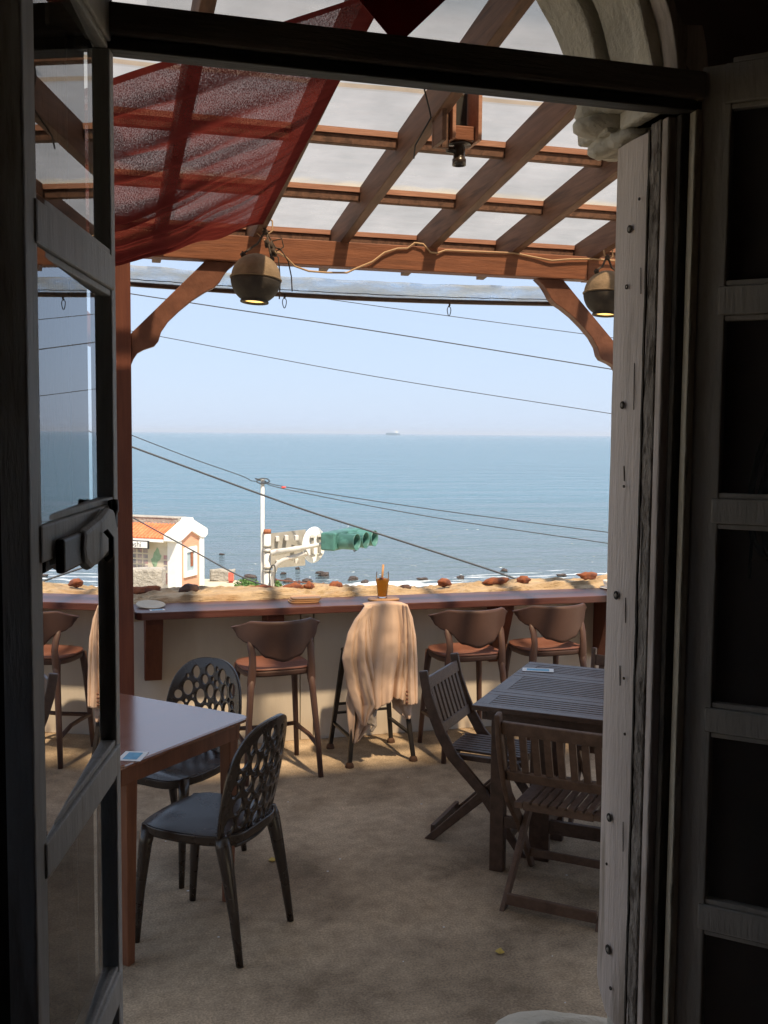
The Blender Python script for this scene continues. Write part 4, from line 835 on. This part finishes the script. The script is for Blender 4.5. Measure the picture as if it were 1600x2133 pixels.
# fallen leaves, petals
for k, (x, y, lab) in enumerate([(.75, 4.42, 'yellow fallen leaf on the floor right of the near perforated chair'), (.28, 5.05, 'yellow fallen leaf under the far perforated chair'), (1.42, 3.40, 'small yellow fallen leaf on the floor in the foreground')]):
    b = nb(); gridm(b, lambda u, v: ((u-.5)*.032*(1-(2*v-1)**2)*1.1, (v-.5)*.038, .006+.006*math.sin(u*3)+.004*noise.noise(Vector((u*3, v*3, k)))), 6, 6); o = tag(obj('fallen_leaf', b, 'yellowleaf', smooth=True, loc=(x, y, 0)), lab, 'leaf', 'fallen leaves'); o.rotation_euler = (0, 0, k*1.3)
b = nb()
for k in range(26):
    x, y = R.uniform(.3, 2.4), R.uniform(3.0, 5.6); s_ = R.uniform(.002, .005); bx(b, x-s_, x+s_, y-s_, y+s_*.6, .0005, .002)
o = obj('floor_crumbs', b, 'paper'); o['label'] = 'tiny pale crumbs scattered on the concrete floor'; o['category'] = 'crumbs'; o['kind'] = 'stuff'

# ------------------------------------------------------------------ across the street
def at(px, py, D):   # the point seen at that place, D metres ahead
    return Vector((0, 0, EYE))+(FW+RT*(px-800)/FPX-UP*(py-1066.5)/FPX)*D
G = -4.6
ks = thing('info_shelter', 'white and coral shelter with orange tiled roof and a map board, by the sea', 'shelter', (3.17, 41.42, G), rad(-35.8))
b = nb(); bx(b, -7, -.35, .12, .35, 0, 2.2); obj('back_wall', b, 'white', ks)
for y0, y1 in ((0, .42), (1.86, 2.2)):
    b = nb(); bx(b, -.42, .0, y0, y1, 0, 2.35); obj('pillar', b, 'white', ks, bevel=.02)
b = nb(); prism(b, [(.42, 0), (1.86, 0), (1.86, 2.18), (1.14, 2.48), (.42, 2.18)], lambda q, s: (-.30+.24*s, q[0], q[1])); obj('gable_panel', b, 'coral', ks)
b = nb()
for y0, y1, z0, z1 in ((.62, 1.62, .62, .84), (.62, 1.62, 1.62, 1.82), (.62, .82, .8405, 1.6195), (1.42, 1.62, .8405, 1.6195)): bx(b, -.10, .0, y0, y1, z0, z1)
wf = obj('window', b, 'white', ks)
b = nb(); bx(b, -.059, -.05, .82, 1.42, .84, 1.62); obj('pane', b, mat('shelter_opening', (.25, .33, .36), (.4, .48, .5), 2, .3, bump=0), wf)
b = nb(); bx(b, -.049, -.03, 1.16, 1.34, 1.02, 1.62); obj('red_notice', b, 'redstone', wf)
b = nb(); prism(b, [(-.32, 2.18), (-.32, 2.42), (-.1, 2.50), (.98, 2.92), (1.05, 3.02), (1.23, 3.02), (1.30, 2.92), (2.34, 2.5), (2.42, 2.44), (2.42, 2.24), (2.2, 2.12), (1.86, 2.18), (1.14, 2.48), (.42, 2.18), (.0, 2.12)], lambda q, s: (-.38+.42*s, q[0], q[1]))
bmesh.ops.triangulate(b, faces=[f for f in b.faces if len(f.verts) > 4]); obj('gable_coping', b, 'white', ks, bevel=.008)
b = nb()
for i in range(40):
    for j in range(7):
        x = -.45-.165*i; y = -.30+.16*j; z = 2.26+(y+.30)*.42
        prism(b, [(math.cos(math.pi*k/6)*.085, math.sin(math.pi*k/6)*.06) for k in range(7)], lambda q, s: (x+q[0]*(1-.15*s), y+.19*s, z+q[1]+.075*s-.01))
rf = obj('roof_tiles', b, 'rooftile', ks)
b = nb(); bx(b, -7, -.40, -.3, .9, 2.12, 2.24); obj('eave', b, 'white', ks)
b = nb(); prism(b, [(-.28, 2.24), (.82, 2.7), (.82, 2.24)], lambda q, s: (-7+6.58*s, q[0], q[1])); obj('roof', b, 'rooftile', ks)
b = nb(); bx(b, -7, -.40, .82, 1.46, 2.26, 2.96); bx(b, -7, -.40, .80, 1.48, 2.963, 3.02); obj('ridge_wall', b, 'greystone', ks, bevel=.02)
b = nb(); bx(b, -7, -.43, 0, .115, 1.9, 2.118); obj('fascia', b, 'cream', ks)
b = nb(); bx(b, -4.2, -1.03, -.38, -.33, 1.84, 2.16); sg = obj('name_sign', b, 'dark', ks)
b = nb(); bx(b, -4.16, -1.09, -.386, -.381, 1.875, 2.125); obj('sign_face', b, 'white', sg)
fc = bpy.data.curves.new('lettering', 'FONT'); fc.body = 'aoshi'; fc.size = .31; fc.align_x = 'RIGHT'; fc.extrude = .002; fc.offset = -.003
fo = bpy.data.objects.new('lettering_source', fc); col.objects.link(fo); bpy.context.view_layer.update()
me = bpy.data.meshes.new_from_object(fo.evaluated_get(bpy.context.evaluated_depsgraph_get())); bpy.data.objects.remove(fo)
fo = bpy.data.objects.new('lettering', me); col.objects.link(fo); fo.parent = sg; fo.location = (-1.36, -.389, 1.91); fo.rotation_euler = (rad(90), 0, 0); me.materials.clear(); me.materials.append(M['dark'])
b = nb(); bx(b, -5, -.43, .03, .10, .88, 1.895); bd = obj('map_board', b, 'cream', ks)
b = nb(); prism(b, [(-.86, 1.88), (-.78, 1.80), (-.74, 1.62), (-.66, 1.55), (-.72, 1.38), (-.84, 1.30), (-.88, 1.12), (-.98, 1.02), (-.98, 1.2), (-1.08, 1.22), (-1.14, 1.38), (-1.05, 1.45), (-1.0, 1.66), (-.94, 1.72)], lambda q, s: (q[0]*1.05, .029-.004*s, q[1])); bmesh.ops.triangulate(b, faces=[f for f in b.faces if len(f.verts) > 4]); obj('map_shape', b, 'mapgreen', bd)
pm = mat('photo_prints', (.16, .17, .19), (.45, .36, .34), 2.2, .5, bump=0, c3=(.42, .2, .2), s3=1.3)
for i, x in enumerate((-2.3, -2.0, -1.70, -1.42, -.38-.0, )):
    pass
for x in (-2.25, -1.98, -1.71, -1.44):
    for z in (1.05, 1.27, 1.49, 1.71):
        b = nb(); bx(b, x-.105, x+.105, .024, .029, z-.08, z+.08); obj('photo', b, pm, bd)
for x in (-.74+.22-.06, -.32-.0-.2+.0,):
    pass
for x in (-.60, ):
    for z in (1.05, 1.27, 1.49):
        b = nb(); bx(b, x-.0, x+.16, .024, .029, z-.08, z+.08); obj('photo', b, pm, bd)
b = nb()
for k in range(4): bx(b, -3, -.44, .02, .10, .42+.11*k, .51+.11*k)
obj('bench_slats', b, mat('mauve_wood', (.22, .12, .11), (.3, .18, .16), 4, .7), ks)
# stone walls, cone, rail, shrubs
p0 = at(346, 1240, 37.2); b = nb(); lumpy = bx(b, -4.5, 0, -.5, 0, 0, 1.62); bmesh.ops.subdivide_edges(b, edges=b.edges, cuts=14, use_grid_fill=True)
for v in b.verts: v.co += Vector((.06*noise.noise(v.co*2), .06*noise.noise(v.co*2.2+Vector((4, 0, 0))), .08*noise.noise(v.co*1.6+Vector((0, 5, 0)))))
o = tag(obj('stone_wall', b, 'greystone', smooth=True, loc=(p0.x, p0.y, G)), 'rough grey stone wall in front of the map board', 'stone wall'); o.rotation_euler = (0, 0, rad(-22))
p0 = at(437, 1222, 45.0); b = nb(); bx(b, 0, 1.05, 0, .4, 0, .52); bmesh.ops.subdivide_edges(b, edges=b.edges, cuts=7, use_grid_fill=True)
for v in b.verts: v.co += Vector((.04*noise.noise(v.co*3), 0, .07*noise.noise(v.co*2.6)))
o = tag(obj('stone_block', b, 'greystone', smooth=True, loc=(p0.x, p0.y, G)), 'low pale stone block right of the white shelter', 'stone block'); o.rotation_euler = (0, 0, rad(-14))
p0 = at(414, 1228, 40.6); t = thing('traffic_cone', 'small white and red cone at the foot of the coral gable', 'cone', (p0.x, p0.y, G))
b = nb(); lathe(b, [(.14, 0), (.14, .04), (.09, .05), (.03, .45), (.0001, .47)], 16); obj('cone_body', b, 'redstone', t, smooth=True)
b = nb(); lathe(b, [(.078, .13), (.06, .28), (.058, .28)], 16); obj('white_band', b, 'white', t, smooth=True)
p0 = at(476, 1222, 44.5); b = nb(); bx(b, 0, .22, 0, .05, .1, .46); bx(b, .02, .2, .0505, .08, 0, .3); tag(obj('red_notice_board', b, mat('red_sign', (.5, .08, .05), (.6, .14, .1), 5, .6), loc=(p0.x, p0.y, G)), 'small red notice beside the low stone block', 'sign')
def shrub(name, px, D, rx, h, label, n, seed):
    rr = random.Random(seed); p0 = at(px, 1228, D); t = thing(name, label, 'shrub', (p0.x, p0.y, G), 0)
    b = nb()
    for k in range(n):
        while 1:
            q = Vector((rr.uniform(-1, 1), rr.uniform(-1, 1), rr.uniform(-1, 1)))
            if .35 < q.length < 1+.25*noise.noise(q*2.5+Vector((seed, 0, 0))): break
        c = Vector((q.x*rx, q.y*rx, h*.52+q.z*h*.48)); s_ = rr.uniform(.03, .06)
        a_ = Vector((rr.gauss(0, 1), rr.gauss(0, 1), rr.gauss(0, 1))).normalized()*s_; c_ = a_.cross(Vector((rr.gauss(0, 1), rr.gauss(0, 1), rr.gauss(0, 1)))).normalized()*s_*.55
        b.faces.new([b.verts.new(c+a_), b.verts.new(c+c_), b.verts.new(c-a_), b.verts.new(c-c_)])
    obj('foliage', b, 'leaf', t)
    b = nb()
    for k in range(6): tube(b, [(0, 0, 0), (.1*math.cos(k), .1*math.sin(k), h*.3), (rx*.6*math.cos(k*1.1), rx*.6*math.sin(k*1.1), h*.7)], [.03, .02, .008], 6)
    obj('stem', b, 'bark', t)
shrub('shrub', 516, 38, .55, 1.12, 'round green shrub left of the traffic pole foot', 3800, 3)
shrub('shrub', 577, 38.6, .24, .98, 'small leafy shrub just right of the traffic pole foot', 1200, 4)
for k, (px, D, r_, h_) in enumerate([(850-130, 37, .55, .62), (1320, 37.0, 1.0, .6)]):
    shrub('shrub', px, D, r_, h_, ['low green scrub behind the stone nearest the tea glass', 'low scrub hidden behind the right jamb'][k], 900, 8+k)
t = thing('shore_railing', 'low dark railing in front of the surf right of the traffic pole', 'railing', tuple(at(575, 1218, 40))[:2]+(G,), 0)
a_, c_ = Vector((0, 0, 0)), at(725, 1226, 38.5)-at(575, 1218, 40); c_.z = 0
for z in (.80, .45):
    b = nb(); tube(b, [a_+Vector((0, 0, z)), c_+Vector((0, 0, z))], .03, 8); obj('rail', b, 'brace', t)
for k in range(4):
    b = nb(); q = c_*k/3; tube(b, [q, q+Vector((0, 0, .86))], .04, 8); obj('post', b, 'brace', t)
# rocks along the shore, copies of three
protos = []
for k in range(3):
    b = nb(); lump(b, (0, 0, 0), (1, .8, .55), 20+k, .3, 3); o = obj('shore_rock', b, 'rock', smooth=True); tag(o, 'dark rounded rock lying in the surf at the shore', 'rock', 'rocks in the surf'); protos.append(o)
RK = [(575, 1200, .42), (590, 1196, .3), (612, 1207, .35), (640, 1211, .4), (667, 1195, .3), (675, 1200, .55), (560, 1194, .3), (600, 1212, .4), (655, 1213, .5), (700, 1212, .35), (735, 1208, .45), (760, 1214, .3), (455, 1195, .5), (470, 1195, .35), (500, 1199, .5), (520, 1203, .45), (460, 1183, .3), (462, 1156, .22), (850, 1202, .3), (880, 1208, .35), (960, 1205, .35), (1050, 1190, .3), (1170, 1200, .3), (620, 1186, .25), (1010, 1212, .4)]
ORD = 'first second third fourth fifth sixth seventh eighth ninth tenth eleventh twelfth thirteenth fourteenth fifteenth sixteenth seventeenth eighteenth nineteenth twentieth twenty-first twenty-second twenty-third twenty-fourth twenty-fifth'.split()
RK.sort(); RK = [q for i, q in enumerate(RK) if i % 3 != 1]
for k, (px, py, s_) in enumerate(RK):
    s_ *= .72
    r_ = FW+RT*(px-800)/FPX-UP*(py-1066.5)/FPX; tt = (-6.6-EYE)/r_.z; q = Vector((0, 0, EYE))+r_*tt
    o = protos[k] if k < 3 else protos[k % 3].copy()
    if k >= 3: col.objects.link(o)
    o['label'] = 'dark rounded rock lying in the surf, '+ORD[k]+' from the left along the shore'
    o.location = (q.x, q.y, -6.55); o.scale = (s_*R.uniform(.8, 1.5), s_, s_*R.uniform(.6, 1)); o.rotation_euler = (0, 0, R.uniform(0, 6))
# signal pole
tp_ = at(547, 998, 20); kx = at(557, 1105, 20)
pole = thing('signal_pole', 'white traffic pole with curved arm and a round sign seen from behind', 'traffic pole', (kx.x, kx.y, G))
def pl_(v): return Vector(v)-Vector((kx.x, kx.y, G))
b = nb(); q = pl_(tp_); tube(b, [(q.x, q.y, 0), q], .038, 10); obj('thin_pole', b, 'palewht', pole, smooth=True)
b = nb(); tube(b, [(0, 0, 0), (0, 0, kx.z-G-.06)], .070, 16); obj('main_pole', b, 'palewht', pole, smooth=True)
b = nb(); tube(b, [(0, 0, kx.z-G-.059), (0, 0, kx.z-G+.02)], .073, 16); obj('pole_cap', b, 'rust', pole, smooth=True)
def armt(pts, r):
    P3 = [pl_(at(*q)) for q in pts]; out = []
    for i in range(len(P3)-1):
        p0_, p1_, p2_, p3_ = P3[max(0, i-1)], P3[i], P3[i+1], P3[min(len(P3)-1, i+2)]
        for t_ in (0, .25, .5, .75):
            out.append(.5*((2*p1_)+(p2_-p0_)*t_+(2*p0_-5*p1_+4*p2_-p3_)*t_*t_+(3*p1_-p0_-3*p2_+p3_)*t_**3))
    out.append(P3[-1]); b = nb(); tube(b, out, r, 12); return b
obj('arm', armt([(566, 1152, 19.95), (578, 1150, 19.9), (590, 1148, 19.8), (620, 1143, 19.7), (706, 1127, 19.75)], [.062]*9+[.055]*4+[.04]*4), 'palewht', pole, smooth=True)
obj('arm', armt([(566, 1232, 19.95), (568, 1208, 19.9), (573, 1184, 19.85), (588, 1168, 19.8), (620, 1158, 19.78), (640, 1152, 19.75)], .045), 'palewht', pole, smooth=True)
for z_ in (1138, 1148, 1183, 1190):
    q = pl_(at(557, z_, 20)); b = nb(); lathe(b, [(.072, -.02), (.083, -.02), (.083, .02), (.072, .02)], 16, (0, 0, q.z)); obj('clamp', b, 'signback', pole, smooth=True)
obj('signal_cable', armt([(563, 1225, 19.8), (561, 1195, 19.75), (567, 1178, 19.7), (573, 1182, 19.75), (572, 1215, 19.8)], .012), 'wire', pole, smooth=True)
q = [pl_(at(564, 1111, 20.15)), pl_(at(637, 1103, 20.5)), pl_(at(636, 1178, 20.5)), pl_(at(563, 1184, 20.15))]
b = nb(); nn = (q[1]-q[0]).cross(q[3]-q[0]).normalized()*.03
va = [b.verts.new(v) for v in q]; vb = [b.verts.new(v+nn) for v in q]; b.faces.new(va); b.faces.new(vb[::-1])
for i in range(4): b.faces.new((va[i], vb[i], vb[(i+1) % 4], va[(i+1) % 4]))
sb = obj('sign_panel', b, 'signback', pole)
for px, py in ((577, 1122), (596, 1120), (617, 1120), (578, 1172), (617, 1168)):
    b = nb(); c = pl_(at(px, py, 20.2)); bx(b, c.x-.035, c.x+.035, c.y-.09, c.y+.06, c.z-.05, c.z+.05); obj('bracket', b, 'palewht', pole, bevel=.01)
dc = pl_(at(655, 1135, 19.98)); fdir = Vector((math.sin(YAW-rad(55)), math.cos(YAW-rad(55)), 0))
Tm = Matrix.Translation(dc)@fdir.to_track_quat('Z', 'Y').to_matrix().to_4x4()
b = nb(); lathe(b, [(.0001, 0), (.345, 0), (.35, .012), (.345, .024), (.0001, .024)], 48); bmesh.ops.transform(b, matrix=Tm, verts=b.verts); obj('round_sign', b, 'white', pole, smooth=False)
sd_ = Vector((fdir.y, -fdir.x, 0))
for k in (-1, 1):
    b = nb(); c = dc-fdir*.04+sd_*k*.11; bar(b, c+Vector((0, 0, .2)), c-Vector((0, 0, .22)), .05, .035); br = obj('bracket', b, 'signback', pole, bevel=.006)
    b = nb(); 
    for z_ in (.17, -.19): bx(b, c.x-.05, c.x+.05, c.y-.05, c.y+.02, c.z+z_-.02, c.z+z_+.02)
    obj('clip', b, 'palewht', br, bevel=.005)
# signal head
l1, l3 = at(744, 1128, 19.55), at(781, 1122.5, 20.28); row = (l3-l1); row.z = 0; mid = (l1+l3)/2; rowd = row.normalized(); face = Vector((rowd.y, -rowd.x, 0)); 
if face.dot(RT) < 0: face = -face
th = thing('traffic_signal', 'green horizontal traffic signal with three hooded lamps on the arm end', 'traffic signal', (mid.x, mid.y, mid.z), 0)
Rm = Matrix((rowd, face, Vector((0, 0, 1)))).transposed().to_4x4()
if Rm.determinant() < 0: rowd = -rowd; Rm = Matrix((rowd, face, Vector((0, 0, 1)))).transposed().to_4x4()
th.matrix_world = Matrix.Translation(mid)@Rm
sp3 = row.length/2
b = nb(); bx(b, -sp3-.24, sp3+.24, -.66, -.36, -.17, .17); obj('housing', b, 'siggreen', th, bevel=.03)
for k in (-1, 0, 1):
    b = nb(); lathe(b, [(.15, -.362), (.152, -.02), (.16, 0), (.150, 0), (.142, -.02), (.14, -.34)], 28); bmesh.ops.transform(b, matrix=Matrix.Translation((k*sp3, 0, 0))@Matrix.Rotation(rad(-90), 4, 'X'), verts=b.verts); hd = obj('hood', b, 'siggreen', th, smooth=True)
    b = nb(); lathe(b, [(.0001, .02), (.08, .012), (.139, 0)], 24); bmesh.ops.transform(b, matrix=Matrix.Translation((k*sp3, -.33, 0))@Matrix.Rotation(rad(-90), 4, 'X'), verts=b.verts); obj('lens', b, 'dark', hd, smooth=True)
b = nb(); tube(b, [(-sp3-.1, -.45, -.17), (-sp3-.05, -.42, -.26), (-sp3+.1, -.40, -.27), (-sp3+.18, -.40, -.17)], .012, 6); obj('cable_loop', b, 'wire', th, smooth=True)
# overhead lines
def line(label, pts, D, r, ext=.35):
    P3 = [at(px, py, d) for (px, py), d in zip(pts, D)]; P3 = [P3[0]+(P3[0]-P3[1])*ext]+P3+([P3[-1]+(P3[-1]-P3[-2])*ext] if ext else [])
    out = []
    for i in range(len(P3)-1):
        p0_, p1_, p2_, p3_ = P3[max(0, i-1)], P3[i], P3[i+1], P3[min(len(P3)-1, i+2)]
        for t_ in [k/6 for k in range(6)]:
            out.append(.5*((2*p1_)+(p2_-p0_)*t_+(2*p0_-5*p1_+4*p2_-p3_)*t_*t_+(3*p1_-p0_-3*p2_+p3_)*t_**3))
    out.append(P3[-1]); b = nb(); tube(b, out, r, 6); return tag(obj('overhead_line', b, 'wire', smooth=True), label, 'power line')
line('upper overhead line crossing the whole sky from the left brace', [(280, 613), (760, 686), (1280, 770)], (15, 15, 15), .0085)
line('thin overhead line across the sky, lowest of those above the ship', [(330, 700), (780, 784), (1276, 862)], (15, 15, 15), .006)
line('faint overhead line just under the rolled blind', [(590, 610), (920, 656), (1280, 704)], (16, 16, 16), .006)
line('thick black overhead line falling across the sea to the parapet', [(278, 932), (600, 1050), (780, 1109), (1000, 1180), (1095, 1213)], (13, 13, 13, 13, 13), .013)
line('thin line running from the left down to the signal pole top', [(278, 908), (400, 955), (500, 990), (526, 1002), (545, 1000)], (18, 19, 19.6, 19.9, 20), .008, 0)
line('upper of two lines from the pole top over the sea to the right', [(549, 1001), (600, 1015), (900, 1061), (1268, 1109)], (20, 20, 19, 18), .0085)
line('lower of two lines from the pole top over the sea to the right', [(549, 1003), (600, 1020), (900, 1077), (1268, 1132)], (20, 20, 19, 18), .0085)
line('dark line falling in front of the white shelter to the shrub', [(280, 1080), (400, 1146), (500, 1200), (566, 1223)], (14, 14, 14, 14), .010)
b = nb()
pts = [at(548+14*math.cos(k*.9), 1002+6*math.sin(k*.9), 19.95+.05*math.sin(k)) for k in range(22)]; tube(b, pts, .011, 6); tag(obj('wire_coil', b, 'wire', smooth=True), 'loose coil of wire tied at the top of the thin pole', 'wire')
b = nb(); c = at(591, 1015, 19.98); lump(b, c, (.05, .03, .02), 2, .1, 2); tag(obj('line_marker', b, mat('red_marker', (.6, .05, .04), (.7, .1, .08), 5, .5), smooth=True), 'small red marker clipped on the line beside the pole top', 'marker')
# ship
c = at(819, 903, 5000); c.z = -6.6; sh = thing('cargo_ship', 'small hazy cargo ship on the horizon with a white stern', 'ship', tuple(c), rad(-16))
b = nb(); prism(b, [(-42, 0), (-46, 14), (-20, 15.5), (10, 15), (42, 11), (41, 0)], lambda q, s: (q[0], -7+14*s, q[1])); sh.scale = (.78, .78, .78); obj('hull', b, mat('hull', (.10, .16, .2), (.14, .2, .25), .05, .8), sh)
b = nb(); bx(b, 12, 30, -6, 6, 14, 25); bx(b, 16, 24, -5, 5, 25, 30); obj('bridge', b, 'white', sh)
b = nb(); tube(b, [(20, 0, 30), (20, 0, 42)], 1.0, 6); obj('mast', b, 'signback', sh)

# ------------------------------------------------------------------ sea haze
b = nb(); bx(b, -42000, 42000, -3000, 62000, -12, 46)
m, N, p = newmat('sea_haze'); N.nodes.remove(p); pv = N.nodes.new('ShaderNodeVolumePrincipled'); pv.inputs['Color'].default_value = (.86, .92, 1, 1); pv.inputs['Density'].default_value = 1.1e-4; pv.inputs['Anisotropy'].default_value = .2
N.links.new(pv.outputs[0], N.nodes['Material Output'].inputs['Volume']); M['haze'] = m
o = obj('haze', b, 'haze'); o['kind'] = 'stuff'; o['label'] = 'thin pale sea haze over the water'; o['category'] = 'haze'
